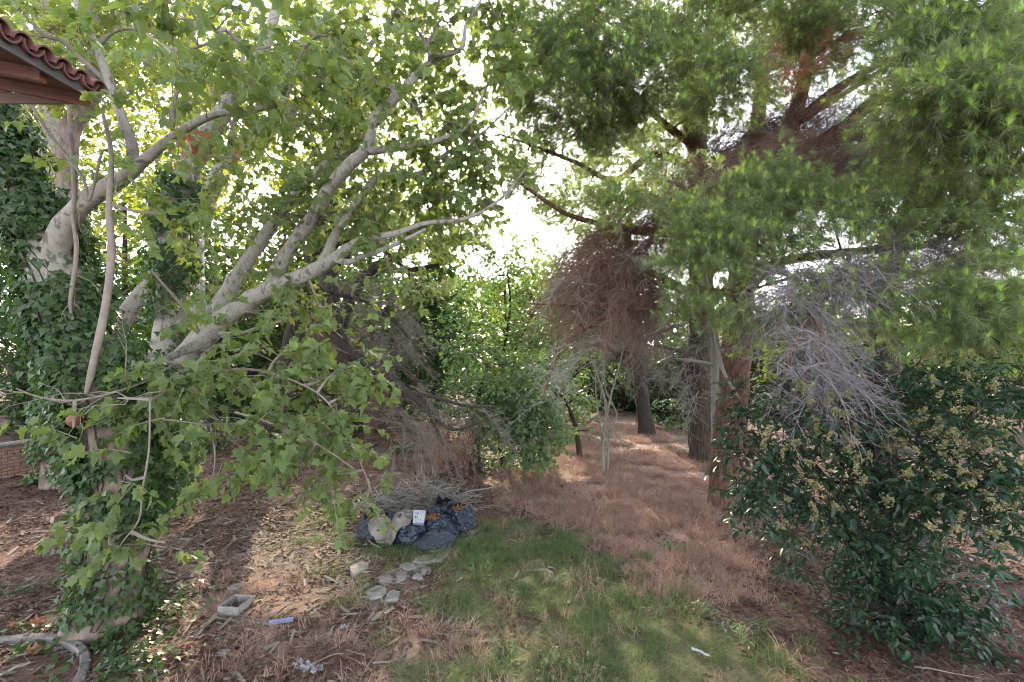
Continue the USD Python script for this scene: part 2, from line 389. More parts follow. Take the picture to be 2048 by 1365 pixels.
def soft(poly, xy, width, seed):
    """1 inside, 0 outside, with a ragged edge WIDTH metres wide."""
    p = shapely.points(xy)
    d = shapely.distance(poly.boundary, p) * np.where(shapely.contains(poly, p), 1, -1)
    wob = (meshkit.fbm(np.c_[xy * 1.3, np.zeros(len(xy))], 4, seed) - 0.5) * 2.2 * width
    return np.clip((d + wob) / width + 0.5, 0, 1)

def height(xy):
    xy = np.asarray(xy, float)
    q = np.c_[xy, np.zeros(len(xy))]
    far = np.clip((xy[:, 1] - 16) / 20, 0, 1)
    return (meshkit.fbm(q * 0.55, 4, 3) - 0.5) * 0.13 + (meshkit.fbm(q * 4.0, 3, 5) - 0.5) * 0.035 + far * 0.15 * (meshkit.fbm(q * 0.2, 3, 9) - 0.5)

def axis(knots):
    return np.unique(np.round(np.concatenate([np.arange(a, b, s) for a, b, s in knots]), 4))
gx = axis([(-160, -40, 12), (-40, -12, 1.4), (-12, 11, 0.075), (11, 40, 1.4), (40, 161, 12)])
gy = axis([(-30, 2, 3), (2, 4.2, 0.4), (4.2, 15, 0.075), (15, 32, 0.4), (32, 60, 2), (60, 221, 14)])
XX, YY = np.meshgrid(gx, gy, indexing='ij')
gxy = np.c_[XX.ravel(), YY.ravel()]
near = (np.abs(gxy[:, 0]) < 14) & (gxy[:, 1] > 3) & (gxy[:, 1] < 40)
zone = np.zeros((len(gxy), 3))
nxy = gxy[near]
zone[near, 0] = np.maximum(soft(GREEN, nxy, 0.5, 1), 0.55 * soft(THIN, nxy, 0.8, 2))
zone[near, 1] = np.maximum.reduce([soft(DRY, nxy, 0.8, 3), soft(DRY2, nxy, 0.7, 4), 0.7 * soft(DRY3, nxy, 0.9, 5)])
zone[near, 2] = soft(BARE, nxy, 0.7, 6)
zone[~near & (gxy[:, 1] > 30), 1] = 0.6
ni, nj = len(gx), len(gy)
ii, jj = np.meshgrid(np.arange(ni - 1), np.arange(nj - 1), indexing='ij')
gf = np.stack([ii * nj + jj, (ii + 1) * nj + jj, (ii + 1) * nj + jj + 1, ii * nj + jj + 1], -1).reshape(-1, 4)
M['ground'] = mat('ground', {
    'co': ('texture_coordinate', {}), 'att': ('attribute', {'attribute': 'tint'}), 'sep': ('separate_color', {}),
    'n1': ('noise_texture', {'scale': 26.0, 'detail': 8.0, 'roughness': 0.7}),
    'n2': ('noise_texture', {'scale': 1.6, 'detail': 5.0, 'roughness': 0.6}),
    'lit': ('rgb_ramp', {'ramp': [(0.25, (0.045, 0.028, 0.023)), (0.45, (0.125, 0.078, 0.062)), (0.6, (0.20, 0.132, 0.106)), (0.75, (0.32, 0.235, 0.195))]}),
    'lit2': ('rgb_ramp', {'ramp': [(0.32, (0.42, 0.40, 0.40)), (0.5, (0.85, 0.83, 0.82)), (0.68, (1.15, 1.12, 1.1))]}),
    'dry': ('rgb_ramp', {'ramp': [(0.25, (0.15, 0.10, 0.078)), (0.5, (0.29, 0.20, 0.16)), (0.75, (0.41, 0.305, 0.255))]}),
    'grn': ('rgb_ramp', {'ramp': [(0.25, (0.045, 0.052, 0.024)), (0.5, (0.10, 0.10, 0.05)), (0.75, (0.18, 0.15, 0.09))]}),
    'bar': ('rgb_ramp', {'ramp': [(0.25, (0.10, 0.075, 0.062)), (0.5, (0.18, 0.145, 0.122)), (0.75, (0.27, 0.225, 0.195))]}),
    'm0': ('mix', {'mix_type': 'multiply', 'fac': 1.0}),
    'm1': ('mix', {}), 'm2': ('mix', {}), 'm3': ('mix', {}),
    'b': ('bump', {'strength': 0.9, 'distance': 0.03}),
    'p': ('principled_bsdf', {'roughness': 0.9, 'specular_ior_level': 0.15}),
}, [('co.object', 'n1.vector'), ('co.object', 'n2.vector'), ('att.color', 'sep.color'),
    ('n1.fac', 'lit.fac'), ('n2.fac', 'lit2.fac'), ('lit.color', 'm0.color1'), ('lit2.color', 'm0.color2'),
    ('n1.fac', 'dry.fac'), ('n1.fac', 'grn.fac'), ('n1.fac', 'bar.fac'),
    ('m0.color', 'm1.color1'), ('bar.color', 'm1.color2'), ('sep.b', 'm1.fac'),
    ('m1.color', 'm2.color1'), ('dry.color', 'm2.color2'), ('sep.g', 'm2.fac'),
    ('m2.color', 'm3.color1'), ('grn.color', 'm3.color2'), ('sep.r', 'm3.fac'),
    ('m3.color', 'p.base_color'), ('n1.fac', 'b.height'), ('b.normal', 'p.normal')])
for a_, b_, r_ in ((1170, 942, 0.30), (1150, 925, 0.25), (420, 1150, 0.34), (320, 1330, 0.34), (1165, 820, 0.5), (1300, 850, 0.4), (640, 1165, 0.28)):
    SUNLIT.append((G(a_, b_), r_))
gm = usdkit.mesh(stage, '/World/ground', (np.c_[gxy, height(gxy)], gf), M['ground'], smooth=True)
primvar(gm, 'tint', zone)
tag(gm.GetPrim(), kind='structure')

def on(x, y, dz=0.0):
    return np.array([x, y, height(np.array([[x, y]]))[0] + dz])
def onG(px, py, dz=0.0):
    p = G(px, py)
    return on(p[0], p[1], dz)

# ------------------------------------------------------------------ ground cover
def strip(L, w, bend, g, n=3, up=None):
    """A blade of grass: a narrow bent strip ending in a point."""
    a = g.random() * 2 * np.pi
    d = np.array([math.cos(a), math.sin(a), 0])
    s = np.array([-d[1], d[0], 0])
    t = np.linspace(0, 1, n + 1)
    p = np.outer(t * L * (1 - 0.35 * bend), [0, 0, 1]) + np.outer(t**1.8 * L * bend, d) - np.outer(t**3 * L * bend * 0.35, [0, 0, 1])
    ws = w * (1 - t[:-1] * 0.6)
    v = np.vstack([p[:-1] - s * ws[:, None] / 2, p[:-1] + s * ws[:, None] / 2, p[-1:]])
    f = []
    for k in range(n - 1):
        f += [(k, n + k, n + k + 1), (k, n + k + 1, k + 1)]
    f.append((n - 1, 2 * n - 1, 2 * n))
    return v, np.array(f)

def tuft(seed, blades, L, w, bend, spread):
    g = rng(seed)
    out = []
    for _ in range(blades):
        v, f = strip(L * g.uniform(0.5, 1.25), w * g.uniform(0.7, 1.2), np.clip(g.normal(bend, 0.25), 0.05, 1.3), g)
        out.append((v + np.r_[g.normal(0, spread, 2), 0], f))
    return join(out)

def place(n, bounds, seed, weight):
    """Random ground points kept with the probability WEIGHT(xy)."""
    g = rng(seed)
    xy = np.c_[g.uniform(bounds[0], bounds[1], n), g.uniform(bounds[2], bounds[3], n)]
    xy = xy[g.random(n) < weight(xy)]
    return np.c_[xy, height(xy)]

def upright(n, seed, tilt=0.15):
    g = rng(seed)
    a = g.random(n) * 2 * np.pi
    up = unit(np.c_[g.normal(0, tilt, n), g.normal(0, tilt, n), np.ones(n)])
    return quats(np.c_[np.cos(a), np.sin(a), np.zeros(n)], up)

def cover(name, label, cat, protos, pos, q, size, m, seed=0):
    return scatter('/World/' + name, np.zeros(3), [(p, None) for p in protos], pos, q, size, m, seed=seed, proto_name='tuft', label=label, cat=cat)

pos = place(11000, (-4, 5, 4.3, 9), 11, lambda q: np.maximum(soft(GREEN, q, 0.95, 1) ** 1.2, 0.42 * soft(THIN, q, 0.7, 2) * (meshkit.fbm(np.c_[q * 1.6, 0 * q[:, :1]], 3, 8) > 0.47)) * np.clip(1.9 - 3.2 * meshkit.fbm(np.c_[q * 2.3, 0 * q[:, :1]], 4, 21) + 0.15, 0.06, 1))
g = rng(12)
cover('green_grass', 'fine green grass growing as a wedge between the stones and the straw', 'grass',
      [tuft(20 + k, 34, 0.15, 0.0042, 0.8, 0.06) for k in range(4)], pos, upright(len(pos), 13), g.uniform(0.55, 1.25, len(pos)) * (0.7 + 0.6 * meshkit.fbm(np.c_[pos[:, :2] * 0.9, 0 * pos[:, :1]], 2, 44)), M['grass'], 14)
pos = place(21000, (-5, 6, 4.2, 19), 15, lambda q: np.maximum.reduce([soft(DRY, q, 0.8, 3), 0.55 * soft(DRY2, q, 0.7, 4), 0.3 * soft(DRY3, q, 0.9, 5), 0.05 * soft(GREEN, q, 0.5, 1)]) * np.clip(1.3 - 1.4 * (meshkit.fbm(np.c_[q * 1.5, 0 * q[:, :1]], 3, 31) > 0.56), 0.08, 1))
g = rng(16)
cover('dry_grass', 'matted pinkish straw of dead grass beyond the green wedge', 'dry grass',
      [tuft(30 + k, 30, 0.20, 0.0062, 0.7, 0.07) for k in range(4)], pos, upright(len(pos), 17, 0.3), g.uniform(0.6, 1.2, len(pos)), M['straw'], 18)

def litter_patch(seed, n, lo, hi, spread, shape, flat=0.5):
    g = rng(seed)
    p = np.c_[g.uniform(-spread, spread, (n, 2)), g.uniform(0.004, 0.02, n)]
    a = g.random(n) * 2 * np.pi
    return batch(shape, p, np.c_[np.cos(a), np.sin(a), g.normal(0, 0.2, n)], np.c_[g.normal(0, flat, (n, 2)), np.ones(n)], g.uniform(lo, hi, n))
CURL = (np.array([[-0.5, 0, 0.10], [-0.2, 0.24, 0.0], [-0.15, -0.25, 0.02], [0.2, 0.2, 0.05], [0.22, -0.17, -0.02], [0.5, 0.02, 0.16]]), np.array([[0, 2, 1], [1, 2, 4], [1, 4, 3], [3, 4, 5]]))
def not_grass(q):
    return 1 - 0.85 * soft(GREEN, q, 0.5, 1) - 0.6 * np.clip(soft(DRY, q, 0.8, 3), 0, 1)
pos = place(4200, (-12, 12, 4.2, 17), 51, lambda q: np.clip(not_grass(q) * np.clip(1.5 - q[:, 1] / 16, 0.35, 1) * (0.4 + 0.6 * (meshkit.fbm(np.c_[q * 0.9, 0 * q[:, :1]], 3, 53) > 0.45)), 0, 1))
cover('leaf_litter', 'brown fallen leaves littering the shaded earth', 'leaf litter',
      [litter_patch(60 + k, 34, 0.025, 0.085, 0.26, CURL) for k in range(5)], pos, upright(len(pos), 54, 0.06), rng(55).uniform(0.8, 1.3, len(pos)), M['litter'], 56)
STRIP = (np.array([[-0.5, -0.07, 0.03], [-0.5, 0.07, 0.0], [0, -0.1, 0.0], [0.02, 0.09, 0.04], [0.5, -0.05, 0.05], [0.48, 0.06, 0.01]]), np.array([[0, 2, 1], [1, 2, 3], [2, 4, 3], [3, 4, 5]]))
pos = place(800, (-9, 1, 4.3, 11), 57, lambda q: np.clip(not_grass(q), 0.1, 1) * 0.9)
cover('shed_bark', 'grey curled strips of shed plane bark and twigs on the earth', 'bark litter',
      [litter_patch(70 + k, 5, 0.08, 0.26, 0.35, STRIP, 0.25) for k in range(4)], pos, upright(len(pos), 58, 0.05), rng(59).uniform(0.6, 1.2, len(pos)), M['bark_strip'], 60)
# fine dead needles and stems
pos = place(3600, (-10, 9, 4.2, 15), 61, lambda q: np.clip(1 - 0.9 * soft(GREEN, q, 0.5, 1), 0.05, 1) * np.clip(1.4 - q[:, 1] / 14, 0.3, 1))
def straw_patch(seed):
    g = rng(seed)
    n = 26
    p = np.c_[g.uniform(-0.22, 0.22, (n, 2)), g.uniform(0.003, 0.015, n)]
    a = g.random(n) * 2 * np.pi
    return batch((np.array([[-0.5, -0.012, 0], [-0.5, 0.012, 0], [0.5, 0, 0.04]]), np.array([[0, 2, 1]])), p, np.c_[np.cos(a), np.sin(a), g.normal(0, 0.12, n)], np.c_[g.normal(0, 0.3, (n, 2)), np.ones(n)], g.uniform(0.08, 0.26, n))
cover('fallen_needle_mat', 'thin mat of fallen pine needles and dry stems over the soil', 'needle litter',
      [straw_patch(80 + k) for k in range(4)], pos, upright(len(pos), 62, 0.05), rng(63).uniform(0.7, 1.2, len(pos)), M['straw'], 64)

def on_stick(seed):
    g = rng(seed)
    out = []
    for _ in range(3):
        w = wander(np.r_[g.uniform(-0.3, 0.3, 2), 0.012], [g.normal(), g.normal(), 0.0], g.uniform(0.15, 0.6), g.uniform(0.004, 0.009), 0.002, g, 5, 0.16)
        w[:, 2] = np.clip(w[:, 2], 0.008, 0.05)
        out.append(tube(w, 4))
    return join(out)
pos = place(420, (-9, 8, 4.3, 15), 65, lambda q: np.clip(1 - 0.9 * soft(GREEN, q, 0.5, 1), 0.05, 1))
cover('fallen_stick', 'thin dry sticks lying about on the needle covered earth', 'sticks', [on_stick(85 + k) for k in range(4)], pos, upright(len(pos), 66, 0.03), rng(67).uniform(0.6, 1.3, len(pos)), M['plane_twig'], 68)

# ------------------------------------------------------------------ leaf shapes (unit length along x)
half = [(0.02, 0.05), (-0.07, 0.20), (0.06, 0.24), (0.16, 0.42), (0.24, 0.34), (0.33, 0.33), (0.54, 0.52), (0.56, 0.37), (0.60, 0.20), (0.78, 0.20)]
pl = [(0, 0)] + half + [(1.0, 0.0)] + [(x, -y) for x, y in half[::-1]]
def leaf_fan(outline, centre, fold, droop):
    p = np.array([centre] + outline, float)
    z = fold * np.abs(p[:, 1]) - droop * p[:, 0] ** 2
    n = len(outline)
    return np.c_[p, z], np.array([(0, 1 + k, 1 + (k + 1) % n) for k in range(n)])
PLANE = leaf_fan(pl, (0.30, 0), 0.28, 0.22)
PLANES = [leaf_fan(pl, (0.30, 0), 0.28, 0.22), leaf_fan(pl, (0.30, 0), 0.55, 0.45), leaf_fan([(a * (0.92 if a > 0.7 else 1), b * 0.85) for a, b in pl], (0.33, 0), 0.12, -0.12), leaf_fan([(a, b * (1.08 if b > 0 else 0.9)) for a, b in pl], (0.30, 0), 0.4, 0.7)]
PLANE_LOW = leaf_fan([(0, 0), (0.12, 0.36), (0.34, 0.24), (0.55, 0.46), (0.62, 0.2), (1, 0), (0.62, -0.2), (0.55, -0.46), (0.34, -0.24), (0.12, -0.36)], (0.3, 0), 0.25, 0.2)
IVY = leaf_fan([(0, 0), (-0.12, 0.24), (0.12, 0.46), (0.34, 0.22), (0.85, 0), (0.34, -0.22), (0.12, -0.46), (-0.12, -0.24)], (0.2, 0), 0.15, 0.15)
OVALS = None
OVAL = (np.array([[0, 0, 0], [0.25, 0.2, 0.08], [0.62, 0.17, 0.03], [1, 0, -0.15], [0.62, -0.17, 0.03], [0.25, -0.2, 0.08], [0.45, 0, -0.02]]),
        np.array([[6, 1, 0], [6, 2, 1], [6, 3, 2], [6, 4, 3], [6, 5, 4], [6, 0, 5]]))
ROUND = (np.array([[0, 0, 0], [0.3, 0.34, 0.06], [0.75, 0.24, 0.0], [1, 0, -0.1], [0.75, -0.24, 0.0], [0.3, -0.34, 0.06]]), np.array([[0, 2, 1], [0, 3, 2], [0, 4, 3], [0, 5, 4]]))

def leaf_pose(n, g, out=None, tilt=0.55, droop=0.35):
    """Blades roughly level, hanging a little: (direction of each blade, its face)."""
    a = g.random(n) * 2 * np.pi
    x = np.c_[np.cos(a), np.sin(a), np.zeros(n)]
    if out is not None:
        x = unit(x + out)
    x = x + np.c_[np.zeros((n, 2)), -np.abs(g.normal(droop, 0.3, n))]
    return x, np.c_[g.normal(0, tilt, (n, 2)), np.ones(n)]

def leafy(rows, g, twigs_to_leaves, leaf_len, twig_len, limbs=None, shell=0.0, droop=0.35, tilt=0.55, out_pull=0.6, twig_r=0.004, link=0.35):
    """Twigs spread through blobs, leaves set along them. Returns (twig mesh, leaf positions, directions, faces, sizes)."""
    c, d, ids = blob(rows, g, shell)
    k = carve(c); c, d, ids = c[k], d[k], ids[k]
    n, m = len(c), twigs_to_leaves
    a = g.random(n) * 2 * np.pi
    dirn = unit(np.c_[np.cos(a), np.sin(a), g.normal(-0.1, 0.35, n)] + out_pull * d)
    L = twig_len * g.uniform(0.6, 1.3, n)
    t = np.tile(np.linspace(0.15, 1.0, m), (n, 1)) + g.normal(0, 0.05, (n, m))
    side = unit(np.cross(dirn, [0, 0, 1.0]))
    alt = np.where(np.arange(m) % 2 == 0, 1, -1)[None, :]
    bow = -0.25 * t**2
    p = c[:, None] + dirn[:, None] * (t * L[:, None])[..., None] + np.array([0, 0, 1.0]) * (bow * L[:, None])[..., None]
    x = dirn[:, None] * 0.55 + side[:, None] * alt[..., None] * 0.8 + g.normal(0, 0.45, (n, m, 3))
    x[..., 2] -= np.abs(g.normal(droop, 0.3, (n, m)))
    p = p + unit(x) * leaf_len * 0.28
    nrm = np.concatenate([g.normal(0, tilt, (n, m, 2)), np.ones((n, m, 1))], -1)
    size = leaf_len * np.clip(g.normal(0.95, 0.25, (n, m)), 0.45, 1.5)
    tw = []
    for k in range(n):
        q = c[k] + dirn[k] * (np.linspace(-0.15, 1, 4) * L[k])[:, None] + np.outer(-0.25 * np.linspace(-0.15, 1, 4) ** 2 * L[k], [0, 0, 1])
        tw.append(tube(np.c_[q, np.linspace(twig_r, twig_r * 0.45, 4)], 3))
    if limbs is not None:
        tw += connect(c, ids, rows, limbs, g, link)
    return join(tw), p.reshape(-1, 3), x.reshape(-1, 3), nrm.reshape(-1, 3), size.ravel()

def connect(c, ids, rows, limbs, g, share=0.35, r=0.012):
    """Boughs from the nearest limb to the middle of each blob, and from there to some of its sprays."""
    pts = np.vstack([l[0] for l in limbs])
    out = []
    for b, row in enumerate(rows):
        mine = c[ids == b]
        if not len(mine):
            continue
        mid = mine.mean(0)
        dist = np.linalg.norm(pts[:, :3] - mid, axis=1) + np.where(pts[:, 2] > mid[2] + 1.0, 0.6, 0)
        a = pts[np.argmin(dist), :3]
        span = np.linalg.norm(mid - a)
        h = (a + mid) / 2 + g.normal(0, 0.06 * span + 0.01, 3)
        bough = spline(np.array([np.r_[a, r * 1.6], np.r_[h, r * 1.2], np.r_[mid, r * 0.7]]), 0.15)
        if span > 0.15:
            out.append(tube(bough, 5, 0.1, b))
        for k in np.flatnonzero(g.random(len(mine)) < share):
            s = bough[g.integers(len(bough) // 2, len(bough)), :3]
            w = (s + mine[k]) / 2 + g.normal(0, 0.08 * np.linalg.norm(s - mine[k]), 3)
            out.append(tube(np.array([np.r_[s, r * 0.5], np.r_[w, r * 0.4], np.r_[mine[k], r * 0.28]]), 3))
    return out

def grounded(rows):
    a, _, Y, w = rows[0]
    return [(a, CY + (CAM_Z + 0.12) * F / Y, Y, w * 1.2)] + [rows[0][:1] + (CY + (CAM_Z - 0.25) * F / Y,) + rows[0][2:]] + rows[1:]

# ------------------------------------------------------------------ roof corner, top left
M['tile'] = mat('terracotta', {
    'co': ('texture_coordinate', {}), 'n': ('noise_texture', {'scale': 9.0, 'detail': 5.0}), 'inf': ('object_info', {}),
    'r': ('rgb_ramp', {'ramp': [(0.2, (0.06, 0.025, 0.023)), (0.5, (0.115, 0.044, 0.037)), (0.8, (0.17, 0.08, 0.066))]}),
    'b': ('bump', {'strength': 0.4, 'distance': 0.008}), 'p': ('principled_bsdf', {'roughness': 0.8}),
}, [('co.object', 'n.vector'), ('n.fac', 'r.fac'), ('r.color', 'p.base_color'), ('n.fac', 'b.height'), ('b.normal', 'p.normal')])
def wood(name, a, b, c, scale):
    return mat(name, {
        'co': ('texture_coordinate', {}), 'map': ('mapping', {'scale': scale}),
        'n': ('noise_texture', {'scale': 6.0, 'detail': 6.0, 'roughness': 0.6, 'distortion': 0.6}),
        'r': ('rgb_ramp', {'ramp': [(0.2, a), (0.5, b), (0.8, c)]}),
        'b': ('bump', {'strength': 0.25, 'distance': 0.005}), 'p': ('principled_bsdf', {'roughness': 0.55}),
    }, [('co.object', 'map.vector'), ('map.vector', 'n.vector'), ('n.fac', 'r.fac'), ('r.color', 'p.base_color'), ('n.fac', 'b.height'), ('b.normal', 'p.normal')])
M['stained'] = wood('stained_wood', (0.045, 0.016, 0.009), (0.095, 0.036, 0.019), (0.15, 0.06, 0.032), (9, 0.8, 9))
M['stained_beam'] = wood('stained_beam', (0.065, 0.022, 0.011), (0.14, 0.05, 0.025), (0.22, 0.085, 0.045), (0.8, 9, 9))
M['weathered'] = wood('weathered_wood', (0.04, 0.035, 0.035), (0.075, 0.066, 0.063), (0.13, 0.118, 0.11), (9, 0.8, 9))
roof = Thing('tiled_roof', (-4.4, 3.6, 5.4), 'corner of a clay tiled roof eave with stained timber underside', 'roof')
SL = math.radians(11)
def slope(s, y, n=0.0):
    """A point S metres up the roof slope from the eave, N above its boards."""
    return np.array([-3.86 - s * math.cos(SL) - n * math.sin(SL) * -1, y, 5.47 + s * math.sin(SL) + n * math.cos(SL)])
def sloped(size, s, y, n, bevel=0.004):
    v, f = box(size, (0, 0, 0), 0, bevel)
    c, si = math.cos(SL), math.sin(SL)
    R = np.array([[c, 0, si], [0, 1, 0], [-si, 0, c]])
    return v @ R.T + slope(s, y, n), f
for k in range(11):
    roof.part('soffit_plank', sloped((0.128, 2.6, 0.02), 0.07 + 0.131 * k, 3.28, -0.012), M['stained'])
fb = box((0.028, 2.66, 0.125), (-3.832, 3.27, 5.46), 0, 0.004)
roof.part('fascia_board', fb, M['weathered'])
roof.part('verge_board', sloped((1.5, 0.03, 0.13), 0.76, 4.597, -0.05), M['stained_beam'])
roof.part('rafter', sloped((1.46, 0.075, 0.10), 0.75, 4.16, -0.073), M['stained_beam'])
roof.part('gable_board', box((1.35, 0.022, 0.10), (-4.70, 4.634, 5.445), 0, 0.004), M['stained'])
roof.part('gable_board', box((0.72, 0.022, 0.10), (-5.02, 4.636, 5.548), 0, 0.004), M['stained'])
roof.part('rafter', sloped((1.46, 0.075, 0.10), 0.75, 3.32, -0.073), M['stained_beam'])
for y in (3.32,):
    prof = np.array([(0.0, 0.0), (0.14, 0.0), (0.14, -0.03), (0.11, -0.035), (0.075, -0.07), (0.07, -0.12), (0.0, -0.12)])
    cb = trimesh.creation.extrude_polygon(Polygon(prof), 0.09)
    v = np.array(cb.vertices)
    roof.part('corbel', (np.c_[-4.04 + v[:, 0], y - 0.045 + v[:, 2], 5.445 + v[:, 1]], np.array(cb.faces)), M['stained_beam'])
def barrel(y, s0, length, up, n0):
    """A half-round clay tile lying up the slope; UP False makes a channel tile."""
    t = np.linspace(0, math.pi, 11)
    out = []
    for s, r in ((s0, 0.088), (s0 + length, 0.074)):
        for rr in (r, r - 0.014):
            out.append([slope(s, y + rr * math.cos(a), n0 + (rr * math.sin(a) if up else 0.088 - rr * math.sin(a))) for a in t])
    o = np.array(out); n = len(t)
    v = o.reshape(-1, 3); f = []
    A, B, C, D = 0, n, 2 * n, 3 * n
    for k in range(n - 1):
        f += [(A + k, A + k + 1, C + k + 1, C + k), (B + k, D + k, D + k + 1, B + k + 1), (A + k, B + k, B + k + 1, A + k + 1), (C + k, C + k + 1, D + k + 1, D + k)]
    f += [(A, C, D, B), (A + n - 1, B + n - 1, D + n - 1, C + n - 1)]
    return v, np.array(f)
gt = rng(5)
for k in range(13):
    y = 4.56 - 0.178 * k
    for row in range(4):
        s0 = -0.095 + 0.36 * row + gt.normal(0, 0.006)
        roof.part('roof_tile', barrel(y, s0, 0.42, True, 0.036 + 0.013 * row), M['tile'], smooth=40)
        if k < 12:
            roof.part('channel_tile', barrel(y - 0.089, s0 + 0.012, 0.42, False, -0.004 + 0.013 * row), M['tile'], smooth=40)

# ------------------------------------------------------------------ brick wall, left
M['brick'] = mat('old_brick', {
    'co': ('texture_coordinate', {}), 'n': ('noise_texture', {'scale': 12.0, 'detail': 5.0}), 'inf': ('object_info', {}),
    'r': ('rgb_ramp', {'ramp': [(0.2, (0.07, 0.04, 0.032)), (0.5, (0.14, 0.07, 0.052)), (0.8, (0.21, 0.13, 0.10))]}),
    'p': ('principled_bsdf', {'roughness': 0.9}), 'b': ('bump', {'strength': 0.5, 'distance': 0.01}),
}, [('co.object', 'n.vector'), ('n.fac', 'r.fac'), ('r.color', 'p.base_color'), ('n.fac', 'b.height'), ('b.normal', 'p.normal')])
def stone_mat(name, a, b, c, scale=7.0, bump=0.6):
    return mat(name, {
        'co': ('texture_coordinate', {}), 'n': ('noise_texture', {'scale': scale, 'detail': 8.0, 'roughness': 0.65}),
        'r': ('rgb_ramp', {'ramp': [(0.28, a), (0.5, b), (0.72, c)]}),
        'p': ('principled_bsdf', {'roughness': 0.85}), 'b': ('bump', {'strength': bump, 'distance': 0.015}),
    }, [('co.object', 'n.vector'), ('n.fac', 'r.fac'), ('r.color', 'p.base_color'), ('n.fac', 'b.height'), ('b.normal', 'p.normal')])
M['mortar'] = stone_mat('dirty_render', (0.045, 0.038, 0.034), (0.085, 0.073, 0.066), (0.16, 0.14, 0.125))
M['kerb'] = stone_mat('kerb_concrete', (0.07, 0.062, 0.06), (0.115, 0.104, 0.101), (0.165, 0.152, 0.15), 9)
M['stone'] = stone_mat('flat_stone', (0.09, 0.083, 0.073), (0.16, 0.152, 0.142), (0.23, 0.222, 0.215), 9)
M['pale_stone'] = stone_mat('pale_stone', (0.11, 0.10, 0.086), (0.17, 0.158, 0.138), (0.235, 0.22, 0.197), 9)
W0, W1 = np.array([-12.6, 11.0]), np.array([-11.1, 13.0])
W0 = np.array([-11.6, 11.1]); W1 = np.array([-11.35, 12.8])
wd = W1 - np.array([-12.3, 10.6]); W0 = np.array([-12.3, 10.6])
wl = np.linalg.norm(wd); wd = wd / wl; wrot = math.atan2(wd[1], wd[0])
wn = np.array([wd[1], -wd[0]])
wall = Thing('brick_wall', (*W0, 0), 'low dark brick wall with a pale coping at the left edge', 'wall')
mid = W0 + wd * wl / 2
wall.part('rendered_core', box((wl, 0.20, 0.80), (*(mid - wn * 0.02), 0.36), wrot, 0.01), M['mortar'])
for k in range(4):
    c = W0 + wd * (wl * (k + 0.5) / 4)
    wall.part('coping_stone', box((wl / 4 - 0.01, 0.31, 0.055), (*c, 0.79), wrot, 0.012), M['kerb'])
gw = rng(8)
for row in range(9):
    n = int(wl * 0.62 / 0.225)
    for k in range(n):
        s = wl * 0.40 + 0.225 * k + (0.11 if row % 2 else 0)
        if s > wl - 0.1 or gw.random() < 0.10:
            continue
        c = W0 + wd * s + wn * (0.075 + gw.uniform(0, 0.012))
        wall.part('brick', box((0.212, 0.05, 0.066), (*c, 0.055 + 0.078 * row), wrot, 0.006), M['brick'])

# ------------------------------------------------------------------ curved kerb, bottom left
kerb = Thing('planter_kerb', (-5.05, 4.27, 0), 'curved grey concrete kerb around the bare bed by the ivy trunk', 'kerb')
kc, R0, R1 = np.array([-5.05, 4.22]), 1.06, 1.145
angs = np.linspace(math.radians(-60), math.radians(175), 13)
gk = rng(9)
for a0, a1 in zip(angs[:-1], angs[1:]):
    a = np.linspace(a0 + 0.006, a1 - 0.006, 4)
    top, lift = 0.065 + gk.uniform(-0.008, 0.008), gk.normal(0, 0.006)
    ring = []
    for r, z in ((R0, -0.1), (R0, top - 0.012), (R0 + 0.014, top), (R1 - 0.014, top + lift), (R1, top - 0.012 + lift), (R1, -0.1)):
        ring.append([(kc[0] + r * math.cos(t), kc[1] + r * math.sin(t), z) for t in a])
    ring = np.array(ring); nr, nc = ring.shape[:2]
    f = [(i * nc + j, i * nc + j + 1, ((i + 1) % nr) * nc + j + 1, ((i + 1) % nr) * nc + j) for i in range(nr) for j in range(nc - 1)]
    v = ring.reshape(-1, 3)
    for j in (0, nc - 1):
        q = [i * nc + j for i in range(nr)]
        for k in range(1, nr - 1):
            f.append((q[0], q[k], q[k + 1], q[k + 1]))
    kerb.part('kerb_stone', (v, np.array([x for x in f])), M['kerb'])

# ------------------------------------------------------------------ stones and slabs
def slab(px, py, w, h, seed, m, label, group=None, thick=0.03, name='stepping_stone', cat='stone', lift=0.018):
    g = rng(seed)
    c = G(px, py)
    Y = c[1]
    rx, ry = w / 2 / F * Y, h / 2 / F * Y / (CAM_Z / math.hypot(CAM_Z, Y))
    n = 8
    a = np.sort(np.linspace(0, 2 * np.pi, n, endpoint=False) + g.uniform(-0.34, 0.34, n))
    r = g.uniform(0.72, 1.3, n)
    o = np.c_[c[0] + rx * r * np.cos(a), c[1] + ry * r * np.sin(a)]
    ce = o.mean(0)
    i = ce + (o - ce) * 0.93
    z = height(ce[None])[0] + lift
    tl = g.normal(0, 0.02, 2)
    zt = lambda q: z + thick * 0.5 + (q - ce) @ tl
    mid = ce + (o - ce) * 0.5
    v = np.vstack([np.c_[o, np.full(n, z - 0.05)], np.c_[o, zt(o) - 0.012], np.c_[i, zt(i)], np.c_[mid, zt(mid) + g.normal(0, 0.005, n)], [[*ce, zt(ce[None])[0]]]])
    f = []
    for k in range(n):
        k2 = (k + 1) % n
        for lv in range(3):
            b = lv * n
            f += [(b + k, b + k2, b + n + k2), (b + k, b + n + k2, b + n + k)]
        f.append((3 * n + k, 3 * n + k2, 4 * n))
    p = numbered('/World', name)
    ms = usdkit.mesh(stage, p, (v, np.array(f)), m, smooth=25)
    tag(ms.GetPrim(), label, cat, group)

